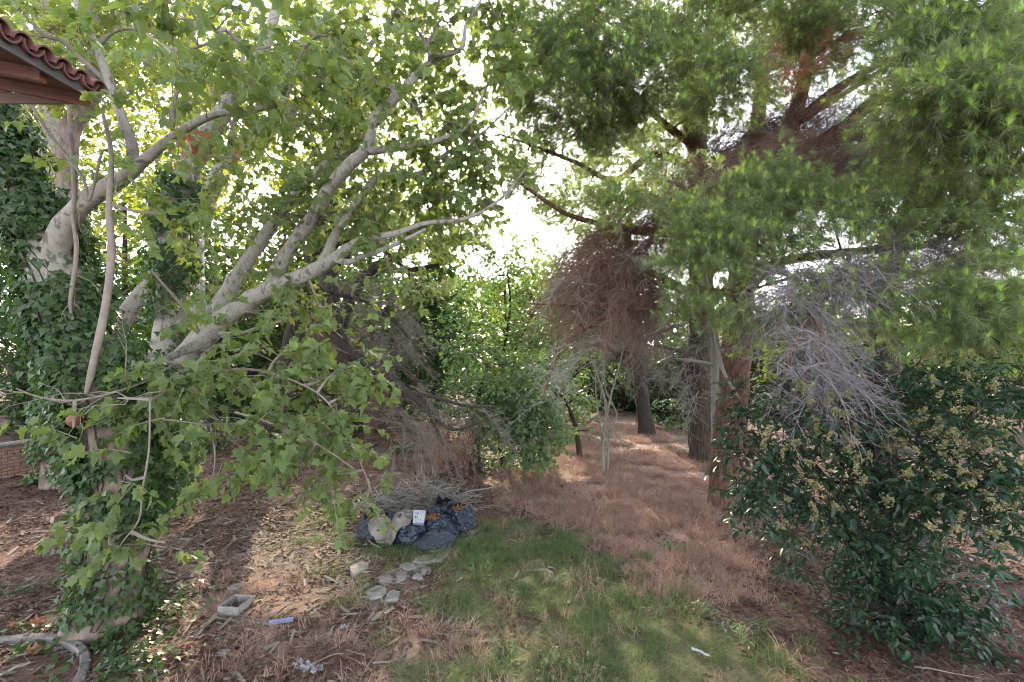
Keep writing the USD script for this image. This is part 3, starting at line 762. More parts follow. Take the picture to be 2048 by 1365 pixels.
stones = [(785, 1160, 62, 26, 'large grey stepping stone at the near bend of the row'), (840, 1147, 34, 20, 'small grey stepping stone right of the large one'), (816, 1140, 30, 14, 'narrow grey stepping stone behind the two nearer ones'),
          (850, 1128, 46, 18, 'flat grey stone just below the front bin bag'), (875, 1120, 40, 24, 'pale grey stone right of the front bin bag'), (889, 1108, 28, 10, 'thin sliver of stone beside the straw-edged grass'),
          (912, 1106, 30, 12, 'grey stone on the grass edge below the right bin bag'), (940, 1086, 26, 12, 'stone half sunk in grass, second from the far end'), (945, 1071, 22, 9, 'farthest small stone of the stepping row'),
          (752, 1194, 40, 20, 'grey broken slab sunk in litter, left of a pair'), (785, 1200, 34, 20, 'grey broken slab sunk in litter, right of a pair'), (835, 1162, 24, 10, 'tiny stone in the brown earth before the grass')]
for k, (a, b, w, h, lab) in enumerate(stones):
    slab(a, b, w, h, 100 + k, M['stone'], lab, 'stepping stones along the grass edge')
slab(715, 1146, 36, 26, 131, M['pale_stone'], 'pale squarish stone slab lying left of the bin bags', name='stone_slab', thick=0.06)
slab(345, 1036, 30, 14, 132, M['pale_stone'], 'pale flat slab lying right of the ivy trunk', name='stone_slab', thick=0.05)
slab(470, 1181, 26, 13, 133, M['pale_stone'], 'whitish oval stone behind the concrete frame', name='stone_slab', thick=0.07)
slab(243, 1260, 30, 26, 134, M['stone'], 'rough grey boulder at the foot of the ivy trunk', name='stone_slab', thick=0.22)
slab(470, 1316, 20, 10, 135, M['brick'], 'reddish broken brick lying in the sunlit litter', name='brick_piece', thick=0.06, cat='brick')
slab(447, 1312, 26, 9, 136, M['pale_stone'], 'small pale stone beside the broken brick', name='stone_slab', thick=0.05)

# ------------------------------------------------------------------ concrete frame and rubbish
fr = Thing('concrete_frame', onG(472, 1222), 'open grey concrete box frame sunk in the brown litter', 'frame')
c = onG(472, 1222); rot = -0.12
M['frame'] = stone_mat('grey_cement', (0.10, 0.094, 0.083), (0.145, 0.138, 0.124), (0.19, 0.182, 0.167), 12)
def frpart(name, size, off):
    o = np.array([off[0] * math.cos(rot) - off[1] * math.sin(rot), off[0] * math.sin(rot) + off[1] * math.cos(rot), off[2]])
    fr.part(name, box(size, c + o, rot, 0.008), M['frame'])
frpart('side', (0.27, 0.026, 0.13), (0, 0.135, 0.04)); frpart('side', (0.27, 0.026, 0.13), (0, -0.135, 0.04))
frpart('side', (0.026, 0.243, 0.13), (0.122, 0, 0.04)); frpart('side', (0.026, 0.243, 0.13), (-0.122, 0, 0.04))
fr.part('divider', box((0.02, 0.20, 0.03), c + np.array([-0.045, -0.02, 0.04]), 0.5, 0.004), M['frame'])

def plain(name, base, color, rough=0.5, spec=0.4, metallic=0.0):
    return mat(name, {'p': ('principled_bsdf', {'base_color': color, 'roughness': rough, 'specular_ior_level': spec, 'metallic': metallic}),
                      'co': ('texture_coordinate', {}), 'n': ('noise_texture', {'scale': 14.0, 'detail': 4.0}),
                      'r': ('rgb_ramp', {'ramp': [(0.3, tuple(0.72 * x for x in color)), (0.6, color)]}), 'b': ('bump', {'strength': 0.2, 'distance': 0.01})},
               [('co.object', 'n.vector'), ('n.fac', 'r.fac'), ('r.color', 'p.base_color'), ('n.fac', 'b.height'), ('b.normal', 'p.normal')])
M['blue_plastic'] = plain('blue_plastic', None, (0.12, 0.15, 0.25))
M['sky_plastic'] = plain('bright_blue_plastic', None, (0.03, 0.11, 0.27))
M['paper'] = plain('white_paper', None, (0.22, 0.21, 0.23), 0.8)
M['white_plastic'] = plain('white_plastic', None, (0.21, 0.225, 0.26), 0.45)
M['ink'] = plain('dark_marks', None, (0.03, 0.035, 0.05), 0.6)
def single(name, vf, m, label, cat, group=None, smooth=False, kind=None):
    ms = usdkit.mesh(stage, numbered('/World', name), vf, m, smooth=smooth)
    tag(ms.GetPrim(), label, cat, group, kind)
cs = onG(562, 1256)
# an angled plastic trim: two thin leaves at a right angle
single('plastic_strip', join([box((0.25, 0.03, 0.006), cs + [0, 0, 0.045], 0.30, 0.002, (0.5, 0)), box((0.25, 0.006, 0.028), cs + [0.004, -0.018, 0.03], 0.30, 0.002)]), M['blue_plastic'], 'blue grey plastic strip lying in the litter', 'plastic strip')
def crumpled(c, w, d, seed, amp=0.035, rot=0.0, n=9):
    g = rng(seed)
    u, v = np.meshgrid(np.linspace(-0.5, 0.5, n), np.linspace(-0.5, 0.5, n), indexing='ij')
    edge = 1 + 0.25 * (meshkit.noise(np.stack([u * 5, v * 5, 0 * u + seed], -1), seed) - 0.5)
    x, y = u * w * edge, v * d * edge
    z = amp * np.abs(meshkit.fbm(np.stack([u * 6, v * 6, 0 * u + seed], -1), 3, seed) - 0.45) * 3 + 0.015
    X, Y = x * math.cos(rot) - y * math.sin(rot), x * math.sin(rot) + y * math.cos(rot)
    i, j = np.meshgrid(np.arange(n - 1), np.arange(n - 1), indexing='ij')
    f = np.stack([i * n + j, (i + 1) * n + j, (i + 1) * n + j + 1, i * n + j + 1], -1).reshape(-1, 4)
    top = np.c_[X.ravel() + c[0], Y.ravel() + c[1], z.ravel() + c[2]]
    return np.vstack([top, top - [0, 0, 0.002]]), np.vstack([f, f[:, ::-1] + n * n])
single('paper_scrap', crumpled(onG(606, 1337), 0.20, 0.13, 3, rot=-0.4), M['paper'], 'larger crumpled white paper lying near the bottom edge', 'paper')
single('paper_scrap', crumpled(onG(634, 1343), 0.11, 0.10, 4, rot=0.4), M['paper'], 'smaller torn paper touching the larger crumpled one', 'paper')
single('paper_scrap', crumpled(onG(1141, 1326), 0.12, 0.10, 6), M['paper'], 'white paper scrap in the green grass', 'paper')
single('paper_scrap', crumpled(onG(689, 1264), 0.07, 0.06, 7), M['paper'], 'tiny white scrap on the bare brown earth', 'paper')
single('plastic_scrap', crumpled(onG(210, 1292, 0.06), 0.035, 0.03, 8), M['sky_plastic'], 'bright blue scrap among ivy beside the kerb', 'plastic scrap')
t = np.linspace(0, 2 * np.pi * 0.86, 16); cr = onG(388, 1273, 0.02)
single('plastic_ring', tube(np.c_[cr[0] + 0.045 * np.cos(t), cr[1] + 0.05 * np.sin(t), cr[2] + 0.012 * np.sin(3 * t), np.full(16, 0.0055)], 6), M['sky_plastic'], 'broken bright blue ring lying in the litter', 'plastic ring')
def stick(a, b, r, seed, dz=0.02):
    g = rng(seed)
    p, q = onG(*a, dz), onG(*b, dz)
    k = np.linspace(0, 1, 6)[:, None]
    pts = p + (q - p) * k + g.normal(0, 0.02, (6, 3)) * np.sin(np.pi * k) * [1, 1, 0.3]
    return tube(spline(np.c_[pts, np.linspace(r, r * 0.7, 6)], 0.06), 6, 0.15, seed)
single('stick', stick((1383, 1322), (1418, 1333), 0.014, 1, 0.10), M['white_plastic'], 'white peeled stick lying on the grass at lower right', 'stick')
single('stick', stick((868, 1274), (900, 1270), 0.009, 2, 0.03), M['pale_stone'], 'short pale stick in the straw below the grass', 'stick')
single('stick', stick((8, 1335), (62, 1308), 0.012, 3, 0.05), M['grey_twig'], 'straight grey stick crossing the kerb bed', 'stick')
single('stick', stick((-10, 1368), (60, 1340), 0.015, 4, 0.05), M['pale_stone'], 'pale stick at the bottom edge of the kerb bed', 'stick')
single('stick', stick((56, 1295), (70, 1320), 0.009, 5, 0.05), M['white_plastic'], 'thin white rod lying across the kerb bed', 'stick')
single('stick', stick((715, 1078), (760, 1107), 0.016, 6, 0.06), M['grey_twig'], 'curved grey stick leaning from the left bin bag', 'stick')
single('stick', stick((708, 1090), (733, 1094), 0.014, 7, 0.03), M['pale_stone'], 'short pale stick left of the bin bags', 'stick')
single('stick', stick((737, 1122), (735, 1138), 0.014, 8, 0.03), M['pale_stone'], 'stubby pale stick behind the pale squarish slab', 'stick')
single('stick', stick((820, 1090), (812, 1122), 0.010, 9, 0.05), M['grey_twig'], 'thin grey stick standing before the middle bin bag', 'stick')

# ------------------------------------------------------------------ bin bags
M['bag'] = mat('black_bag', {
    'co': ('texture_coordinate', {}), 'n': ('noise_texture', {'scale': 14.0, 'detail': 4.0, 'distortion': 1.0}),
    'b': ('bump', {'strength': 0.3, 'distance': 0.02}),
    'p': ('principled_bsdf', {'base_color': (0.006, 0.009, 0.016), 'roughness': 0.2, 'specular_ior_level': 0.32}),
}, [('co.object', 'n.vector'), ('n.fac', 'b.height'), ('b.normal', 'p.normal')])
M['old_bag'] = mat('faded_bag', {
    'co': ('texture_coordinate', {}), 'n': ('noise_texture', {'scale': 14.0, 'detail': 4.0, 'distortion': 1.0}),
    'b': ('bump', {'strength': 0.4, 'distance': 0.02}),
    'p': ('principled_bsdf', {'base_color': (0.016, 0.02, 0.028), 'roughness': 0.36, 'specular_ior_level': 0.28}),
}, [('co.object', 'n.vector'), ('n.fac', 'b.height'), ('b.normal', 'p.normal')])
M['sheet'] = mat('dirty_cloth', {
    'co': ('texture_coordinate', {}), 'n': ('noise_texture', {'scale': 5.0, 'detail': 6.0}),
    'r': ('rgb_ramp', {'ramp': [(0.3, (0.06, 0.05, 0.043)), (0.5, (0.10, 0.088, 0.079)), (0.7, (0.15, 0.137, 0.131))]}),
    'p': ('principled_bsdf', {'roughness': 0.8}), 'b': ('bump', {'strength': 0.3, 'distance': 0.02}),
}, [('co.object', 'n.vector'), ('n.fac', 'r.fac'), ('r.color', 'p.base_color'), ('n.fac', 'b.height'), ('b.normal', 'p.normal')])
def ridges(q, seed):
    return np.abs(meshkit.fbm(q, 3, seed) - 0.5) * 2
BAGS = []
def bag(px, py, rx, ry, h, seed, label, m='bag', opened=True, lean=(0, 0), rim=0.55, flap=0.10):
    c = onG(px, py); c = c + np.array([0, ry * 0.8, 0])
    th = Thing('bin_bag', c, label, 'bin bag')
    nt, nh = 96, 44
    t = np.linspace(0, 2 * np.pi, nt, endpoint=False)
    u = np.linspace(0, 1, nh)
    T, U = np.meshgrid(t, u)
    prof = np.interp(u, [0, 0.06, 0.3, 0.6, 0.85, 1.0], [0.72, 0.92, 1.0, 0.93, 0.75 if opened else 0.5, rim if opened else 0.06])
    hz = np.interp(u, [0, 0.06, 0.3, 0.6, 0.85, 1.0], [0.0, 0.02, 0.25, 0.62, 0.92, 1.0])
    q = np.stack([np.cos(T) * 1.6 + seed, np.sin(T) * 1.6, U * 0.9], -1)
    w3 = np.stack([np.cos(T) * 3.4 + seed, np.sin(T) * 3.4, U * 4.4], -1)
    w3 = w3 + 0.9 * (np.stack([meshkit.fbm(w3 * 0.8 + k * 9, 2, seed + k) for k in range(3)], -1) - 0.5)
    crease = ridges(w3, seed) + 0.55 * ridges(w3 * 2.3, seed + 9)
    pleat = ridges(np.stack([np.cos(T) * 4.2 + seed, np.sin(T) * 4.2, U * 0.9], -1), seed + 1)
    rr = prof[:, None] * (1 + 0.34 * (meshkit.fbm(q, 2, seed) - 0.5)) - 0.20 * (crease - 0.4) - 0.22 * np.clip(U - 0.55, 0, 1) * (pleat - 0.3)
    z = hz[:, None] * h * (1 + 0.30 * (meshkit.fbm(np.stack([np.cos(T) * 1.1 + seed, np.sin(T) * 1.1, 0 * T], -1), 2, seed + 2) - 0.5))
    if opened:
        e = np.clip((U - 0.80) / 0.20, 0, 1)
        z = z + e * flap * 2.2 * (meshkit.fbm(np.stack([np.cos(T) * 1.5 + seed, np.sin(T) * 1.5, 0 * T], -1), 2, seed + 3) - 0.42)
        rr = rr + e * 0.5 * (meshkit.fbm(np.stack([np.cos(T) * 1.4 + seed, np.sin(T) * 1.4, 0 * T + 4], -1), 2, seed + 5) - 0.40)
    x = c[0] + rx * rr * np.cos(T) + lean[0] * U; y = c[1] + ry * rr * np.sin(T) + lean[1] * U
    v = np.stack([x, y, c[2] + z - 0.02], -1).reshape(-1, 3)
    i, j = np.meshgrid(np.arange(nh - 1), np.arange(nt), indexing='ij')
    f = np.stack([i * nt + j, i * nt + (j + 1) % nt, (i + 1) * nt + (j + 1) % nt, (i + 1) * nt + j], -1).reshape(-1, 4)
    th.part('bag', (v, f), M[m], smooth=True)
    if opened:
        g = rng(seed)
        k = np.linspace(0, 1, 7)
        base_r, zc = prof[-5] * 0.93, h * 0.86
        A, B = np.meshgrid(t[::3], k)
        v = np.stack([c[0] + lean[0] + rx * base_r * B * np.cos(A), c[1] + lean[1] + ry * base_r * B * np.sin(A), c[2] + zc - 0.10 * h * B**2 + 0.05 * (meshkit.fbm(np.stack([B * np.cos(A) * 4, B * np.sin(A) * 4, 0 * A + seed], -1), 3, seed) - 0.5)], -1).reshape(-1, 3)
        na = len(t[::3])
        i, j = np.meshgrid(np.arange(6), np.arange(na), indexing='ij')
        f = np.stack([i * na + j, i * na + (j + 1) % na, (i + 1) * na + (j + 1) % na, (i + 1) * na + j], -1).reshape(-1, 4)
        th.part('garden_waste', (v, f), M['mortar'], smooth=True)
        n = 120
        a, r = g.random(n) * 2 * np.pi, np.sqrt(g.random(n)) * base_r * 0.9
        p = np.c_[c[0] + lean[0] + rx * r * np.cos(a), c[1] + lean[1] + ry * r * np.sin(a), np.full(n, c[2] + zc + 0.015) - 0.09 * h * r**2 + g.uniform(0, 0.03, n)]
        th.part('dead_leaf_heap', batch(CURL, p, g.normal(size=(n, 3)) * [1, 1, 0.3], np.c_[g.normal(0, 0.5, (n, 2)), np.ones(n)], g.uniform(0.02, 0.06, n)), M['dead_leaf' if seed % 2 else 'litter'], kind='stuff')
    BAGS.append((c + np.array([*lean, 0]) * 0.6, rx, ry, h))
bag(744, 1086, 0.30, 0.30, 0.36, 41, 'faded dark bin bag half covered by the dirty cloth', 'old_bag', rim=0.6)
bag(812, 1097, 0.27, 0.26, 0.40, 42, 'black bin bag between the dirty cloth and the front bag', rim=0.5)
bag(922, 1070, 0.25, 0.26, 0.38, 43, 'rightmost bulging black bin bag open on its left side', rim=0.6, lean=(-0.06, 0.0), flap=0.14)
bag(887, 1056, 0.25, 0.24, 0.33, 44, 'rear black bin bag with a raised torn flap', rim=0.6, flap=0.15)
bag(882, 1086, 0.30, 0.26, 0.33, 47, 'open black bin bag filled with brown dead leaves', rim=0.75, lean=(-0.14, 0.02), flap=0.10)
bag(862, 1108, 0.31, 0.22, 0.27, 46, 'closed grey black bin bag lying in front of the heap', 'old_bag', opened=False, lean=(0.10, -0.02))

def bag_top(x, y):
    z = height(np.c_[x, y])
    for c, rx, ry, h in BAGS:
        d = ((x - c[0]) / (rx * 1.12)) ** 2 + ((y - c[1]) / (ry * 1.12)) ** 2
        z = np.maximum(z, c[2] + np.where(d < 1, h * 1.06 * (1 - np.clip(d, 0, 1) ** 2.2) ** 0.5, -1))
    return z
nu, nv = 46, 34
U, V = np.meshgrid(np.linspace(0, 1, nu), np.linspace(0, 1, nv), indexing='ij')
def level(px, py, z):
    Y = (CAM_Z - z) * F / (py - CY)
    return [(px - CX) / F * Y, Y]
q00, q10, q11, q01 = level(764, 1092, 0.05), level(816, 1062, 0.30), level(848, 1024, 0.36), level(736, 1044, 0.34)
x = (1 - U) * (1 - V) * q00[0] + U * (1 - V) * q10[0] + U * V * q11[0] + (1 - U) * V * q01[0]
y = (1 - U) * (1 - V) * q00[1] + U * (1 - V) * q10[1] + U * V * q11[1] + (1 - U) * V * q01[1]
wob = meshkit.fbm(np.stack([U * 4, V * 4, 0 * U], -1), 3, 2) - 0.5
x, y = x + 0.10 * wob, y + 0.08 * wob
z = bag_top(x.ravel(), y.ravel()).reshape(x.shape)
from scipy.ndimage import gaussian_filter
z = np.maximum(gaussian_filter(z, 5.0) + 0.02, np.maximum(gaussian_filter(z, 2.0), z)) + 0.015 + 0.09 * ridges(np.stack([(U + V) * 5, (U - V) * 2.2, 0 * U], -1), 6)
v = np.stack([x, y, z], -1).reshape(-1, 3)
i, j = np.meshgrid(np.arange(nu - 1), np.arange(nv - 1), indexing='ij')
f = np.stack([i * nv + j, (i + 1) * nv + j, (i + 1) * nv + j + 1, i * nv + j + 1], -1).reshape(-1, 4)
single('cloth_sheet', (np.vstack([v, v - [0, 0, 0.004]]), np.vstack([f, f[:, ::-1] + nu * nv])), M['sheet'], 'dirty beige cloth draped over the left bin bags', 'cloth', smooth=True)
# a white tub lying on the bags
tb = P(838, 1036, 7.80)
tubt = Thing('plastic_tub', tb, 'white plastic tub with dark marks lying on the bin bags', 'tub')
rows = [(-0.085, 0.0), (-0.10, 0.19), (-0.092, 0.19), (-0.078, 0.012)]
a = np.linspace(0, 2 * np.pi, 24, endpoint=False)
sq = 1 / np.maximum(np.abs(np.cos(a)), np.abs(np.sin(a))) ** 0.75
v = np.vstack([np.c_[r * sq * np.cos(a), r * sq * np.sin(a), np.full(24, zz)] for r, zz in [(abs(x), z) for x, z in rows]] + [[[0, 0, 0.0], [0, 0, 0.012]]])
f = []
for lv in range(3):
    for k in range(24):
        f.append((lv * 24 + k, lv * 24 + (k + 1) % 24, (lv + 1) * 24 + (k + 1) % 24, (lv + 1) * 24 + k))
f += [((k + 1) % 24, k, 96, 96) for k in range(24)] + [(72 + k, 72 + (k + 1) % 24, 97, 97) for k in range(24)]
Rm = trimesh.transformations.euler_matrix(-0.55, 0.10, 0.12)[:3, :3]
tubt.part('tub', ((v - [0, 0, 0.1]) @ Rm.T + tb, np.array(f)), M['white_plastic'], smooth=35)
gm_ = rng(77)
for k in range(7):
    aa = gm_.uniform(-2.3, -0.85); zz = gm_.uniform(0.04, 0.17)
    r = 0.0895 + 0.08 * (zz) * 0.1
    s = 1 / max(abs(math.cos(aa)), abs(math.sin(aa))) ** 0.75
    rr = (0.085 + 0.015 * zz / 0.19) * s + 0.002
    bx = box((gm_.uniform(0.008, 0.02), 0.002, gm_.uniform(0.01, 0.03)), (0, 0, 0), 0)
    bxv = bx[0] @ trimesh.transformations.euler_matrix(0, 0, aa + math.pi / 2)[:3, :3].T + [rr * math.cos(aa), rr * math.sin(aa), zz - 0.1]
    tubt.part('dark_mark', (bxv @ Rm.T + tb, bx[1]), M['ink'])

# ------------------------------------------------------------------ pile of cut branches behind the bags
heap = onG(838, 1020)
def pile_branch(a, b, r, seed, lift0, lift1, label, m='lichen_twig', group='cut branches in the brush heap', twigs=4):
    g = rng(seed)
    p, q = onG(*a, lift0), onG(*b, lift1)
    k = np.linspace(0, 1, 7)[:, None]
    pts = p + (q - p) * k + g.normal(0, 0.035, (7, 3)) * np.sin(np.pi * k)
    pts[:, 2] = np.maximum(pts[:, 2], height(pts[:, :2]) + 0.01)
    th = Thing('cut_branch', p, label, 'branch', group)
    main = spline(np.c_[pts, np.linspace(r, r * 0.4, 7)], 0.07)
    th.part('stem', tube(main, 6, 0.15, seed), M[m], smooth=True)
    for _ in range(twigs):
        s = main[g.integers(len(main) // 4, len(main))]
        th.part('side_twig', tube(wander(s[:3], unit(q - p) + g.normal(0, 0.7, 3) * [1, 1, 0.5], g.uniform(0.15, 0.45), s[3] * 0.5, 0.002, g), 4), M[m], smooth=True)
PB = [((790, 1022), (1005, 985), .020, 0.03, 0.10, 'longest grey branch of the brush heap, reaching far right'), ((825, 1012), (945, 1010), .022, .12, .04, 'thick grey branch on the right of the brush heap'), ((835, 1008), (925, 1020), .018, .2, .03, None),
      ((800, 1018), (905, 1000), .016, .15, .1, None), ((760, 1030), (850, 1000), .014, .04, .22, None), ((748, 1032), (830, 1018), .013, .03, .15, None), ((770, 1000), (740, 1045), .011, .35, .02, 'slender branch leaning out at the left of the brush heap'),
      ((845, 1015), (815, 985), .02, .05, .42, 'dark forked branch standing up out of the brush heap'), ((850, 1015), (842, 985), .016, .1, .45, None), ((862, 1014), (866, 986), .014, .08, .38, 'pale stub standing up at the right of the heap'),
      ((880, 1015), (960, 1003), .018, .1, .05, None), ((820, 1025), (900, 1026), .014, .06, .04, None), ((785, 1030), (870, 1033), .012, .04, .05, None), ((905, 1008), (948, 998), .02, .08, .03, 'white broken branch end at the right of the heap')]
for k, (a, b, r, l0, l1, lab) in enumerate(PB):
    pile_branch(a, b, r * 1.25, 300 + k, l0 * 1.6, l1 * 1.6, lab or 'grey cut branch in the middle of the brush heap', group=None if lab else 'cut branches in the brush heap', m='pale_stone' if lab and 'white' in lab else ('dark_bark' if lab and 'dark' in lab else 'lichen_twig'))
g = rng(310)
tw = []
for k in range(620):
    o = g.normal(0, 1, 2) * 0.55
    p = heap + np.array([o[0] * 0.95, o[1] * 0.5, 0.03 + 0.55 * g.random() ** 1.3 * math.exp(-(o @ o) * 1.6)])
    dd = np.array([g.normal(0, 1), g.normal(0, 0.6), g.normal(0, 0.25)])
    tw.append(tube(wander(p, dd, g.uniform(0.2, 0.6), g.uniform(0.004, 0.010), 0.0025, g, 5, 0.3), 3))
single('brush_heap', join(tw), M['lichen_twig'], 'tangle of fine grey twigs heaped behind the bin bags', 'twig heap', kind='stuff')
c = P(842, 990, G(838, 1020)[1])
g = rng(311)
n = 90
p = c + g.normal(0, 1, (n, 3)) * [0.06, 0.06, 0.13]
dth = Thing('dead_leaf_bunch', c, 'bunch of orange brown dead leaves on the brush heap', 'dead leaves')
leaves(dth, 'leaf', CURL, p, g.normal(size=(n, 3)), g.normal(size=(n, 3)), g.uniform(0.05, 0.11, n), M['dead_leaf'], single=40)
for k, (a, b, lab) in enumerate([(708, 1042, 'single orange dead leaf on the grass left of the bags'), (815, 1086, 'curled orange dead leaf caught before the middle bag'), (55, 1322, 'large tan dead leaf lying in the kerb bed'), (62, 1270, 'brown dead leaf resting on the kerb stones'), (30, 1268, 'brown dead leaf beside the kerb at the left edge')]):
    g = rng(320 + k)
    vf = batch(PLANE, np.array([onG(a, b, 0.08 if k in (1, 3) else 0.05)]), g.normal(size=(1, 3)) * [1, 1, .2], np.array([[0.3, -0.3, 1.0]]), 0.16)
    single('dead_leaf', (vf[0] + np.c_[np.zeros((len(vf[0]), 2)), 0.05 * rng(k).random(len(vf[0]))], vf[1]), M['dead_leaf'], lab, 'leaf', smooth=True)
# ------------------------------------------------------------------ trees: shared pieces
def spray_twig(seed, L=1.0, side=16, r=0.0045, droop=0.8, spread=0.55, sub=True):
    """A dead hanging spray: a bowed stem with drooping side twigs."""
    g = rng(seed)
    s = np.linspace(0, 1, 8)
    main = np.c_[L * 0.75 * s, 0.08 * L * np.sin(3 * s + g.random()), -L * droop * s**1.7, r * (1.6 - 1.1 * s)]
    out = [tube(main, 3)]
    for k in range(side):
        t = g.uniform(0.12, 1.0)
        a = np.array([np.interp(t, s, main[:, c]) for c in range(3)])
        d = np.array([0.7, g.choice([-1, 1]) * spread * g.uniform(0.4, 1.5), g.normal(-0.1, 0.4)])
        w = wander(a, d, L * g.uniform(0.22, 0.55), r * 0.8, r * 0.35, g, 4, 0.22, 0.22 * droop)
        out.append(tube(w, 3))
        if sub and g.random() < 0.7:
            out.append(tube(wander(w[2, :3], d + g.normal(0, 0.6, 3), L * g.uniform(0.1, 0.3), r * 0.55, r * 0.3, g, 3, 0.25, 0.25 * droop), 3))
    return join(out)

def pine_spray(seed, shoots=11, needles=34, L=0.5, nl=0.125, w=0.0034, fresh=0.4):
    """Pine shoots with a brush of needles each; the youngest stand up as short pale brushes (tint 1)."""
    g = rng(seed)
    V, Fc, T, n0 = [], [], [], 0
    for k in range(shoots):
        a = np.array([g.uniform(0.0, L), g.normal(0, 0.33 * L), g.normal(-0.02, 0.14 * L)])
        d = unit(np.array([0.9, a[1] / L * 1.6, g.normal(0.0, 0.35)]))
        for part in ((0, 1) if g.random() < fresh else (0,)):
            m = needles if part == 0 else int(needles * 0.7)
            dd = d if part == 0 else unit(np.array([0.15, 0.0, 1.0]) + g.normal(0, 0.2, 3))
            base = a + np.outer(g.random(m) * (0.11 if part == 0 else 0.01), d) + (0 if part == 0 else d * 0.11)
            nd = unit(dd + g.normal(0, 0.50 if part == 0 else 0.28, (m, 3)) - (np.array([0, 0, 0.34]) if part == 0 else 0))
            ln = nl * g.uniform(0.75, 1.15, m) * (1 if part == 0 else 0.62)
            sd = unit(np.cross(nd, g.normal(size=(m, 3)))) * w / 2
            v = np.stack([base - sd, base + sd, base + nd * ln[:, None]], 1).reshape(-1, 3)
            V.append(v); Fc.append(np.arange(3 * m).reshape(-1, 3) + n0); n0 += 3 * m
            T.append(np.full(3 * m, part * g.uniform(0.6, 1.0) if part else g.uniform(0, 0.3) ** 2))
    return (np.vstack(V), np.vstack(Fc)), np.concatenate(T)
PINE = [pine_spray(900 + k, 12, 34, 0.55, 0.15, 0.0058, 0.25 + 0.1 * k) for k in range(6)]
PINE_FAR = [pine_spray(920 + k, 11, 22, 0.6, 0.18, 0.014, 0.3) for k in range(3)]
SPRAYS = [spray_twig(940 + k, 1.0, 18, 0.0062) for k in range(4)]
FINE = [spray_twig(950 + k, 1.0, 30, 0.0044, 0.95, 0.55) for k in range(4)]

def needles_on(th, rows, seed, protos=PINE, m='pine_needle', size=(0.85, 1.3), centre=None, limbs=None, link=0.25, dense=0.92, bark='red_bark', name='foliage'):
    g = rng(seed)
    # shoots gather in clumps, with gaps between the clumps
    L = 0.30 * (2.2 if protos is PINE_FAR else 1.0)
    cut = lambda r, Y: max(0.5 * r, r - L / Y * F)
    per = 5
    c0, d0, i0 = blob([(a, b, Y, cut(rx, Y), cut(ry, Y), rd * 0.7, int(n * dense / per + 1)) for a, b, Y, rx, ry, rd, n in rows], g, 0.45)
    c = np.repeat(c0, per, 0) + g.normal(0, 1, (len(c0) * per, 3)) * np.array([0.75, 0.75, 0.42]) * L * 0.62
    d, ids = np.repeat(d0, per, 0), np.repeat(i0, per)
    k = carve(c); c, d, ids = c[k], d[k], ids[k]
    n = len(c)
    ce = th.base if centre is None else centre
    out = unit((c - ce) * [1, 1, 0.25])
    x = unit(0.7 * out + 0.45 * d + g.normal(0, 0.38, (n, 3)) - [0, 0, 0.3])
    up = np.c_[g.normal(0, 0.2, (n, 2)), np.ones(n)]
    bake(th, name, protos, c, quats(x, up), g.uniform(*size, n), M[m], seed)
    if limbs:
        th.part('bough', join(connect(c, ids, rows, limbs, g, link)), M[bark], kind='stuff')

def sprays_on(th, rows, seed, m, protos=None, size=(0.5, 1.0), away=None, limbs=None, name='dead_spray', dense=1.0):
    g = rng(seed)
    c, d, ids = blob([r[:6] + (int(r[6] * dense + 1),) for r in rows], g)
    k = carve(c); c, ids = c[k], ids[k]
    n = len(c)
    a = g.random(n) * 2 * np.pi
    x = np.c_[np.cos(a), np.sin(a), g.normal(0.0, 0.25, n)]
    if away is not None:
        x = unit(x * 0.7 + np.asarray(away))
    up = np.c_[g.normal(0, 0.2, (n, 2)), np.ones(n)]
    scatter(numbered(th.path, name), th.base, [(p, None) for p in (protos or SPRAYS)], c, quats(x, up), g.uniform(*size, n), M[m], seed=seed, proto_name='twig')
    if limbs:
        th.part('bough', join(connect(c, ids, rows, limbs, g, 0.12)), M[m], kind='stuff')

def ivy_on(paths, seed, per_m, size=(0.055, 0.105), thick=(0.02, 0.12), g=None):
    """Ivy leaves shingled over the stems PATHS (rows of x, y, z, radius)."""
    g = rng(seed)
    Ps, Xs, Ns, Ss = [], [], [], []
    for path in paths:
        seg = np.linalg.norm(np.diff(path[:, :3], axis=0), axis=1)
        n = int(seg.sum() * per_m)
        k = g.choice(len(seg), n, p=seg / seg.sum())
        t = g.random(n)[:, None]
        c = path[k] * (1 - t) + path[k + 1] * t
        ax = unit(path[k + 1, :3] - path[k, :3])
        s = unit(np.cross(ax, [0.3, 1, 0.1])); b = np.cross(ax, s)
        a = g.random(n) * 2 * np.pi
        out = np.cos(a)[:, None] * s + np.sin(a)[:, None] * b
        lump = meshkit.fbm(c[:, :3] * 2.4 + out * 0.7, 3, 77)
        keep = g.random(n) < np.clip((lump - 0.33) * 6, 0.05, 1)
        off = c[:, 3] + thick[0] + (thick[1] - thick[0]) * g.random(n) ** 1.5 + 0.25 * np.clip(lump - 0.5, 0, 1)
        Ps.append((c[:, :3] + out * off[:, None])[keep])
        Xs.append((g.normal(0, 0.5, (n, 3)) + out * 0.35 - [0, 0, 0.75])[keep])
        Ns.append((out + g.normal(0, 0.35, (n, 3)) + [0, 0, 0.35])[keep])
        Ss.append(g.uniform(*size, n)[keep])
    return np.vstack(Ps), np.vstack(Xs), np.vstack(Ns), np.concatenate(Ss)

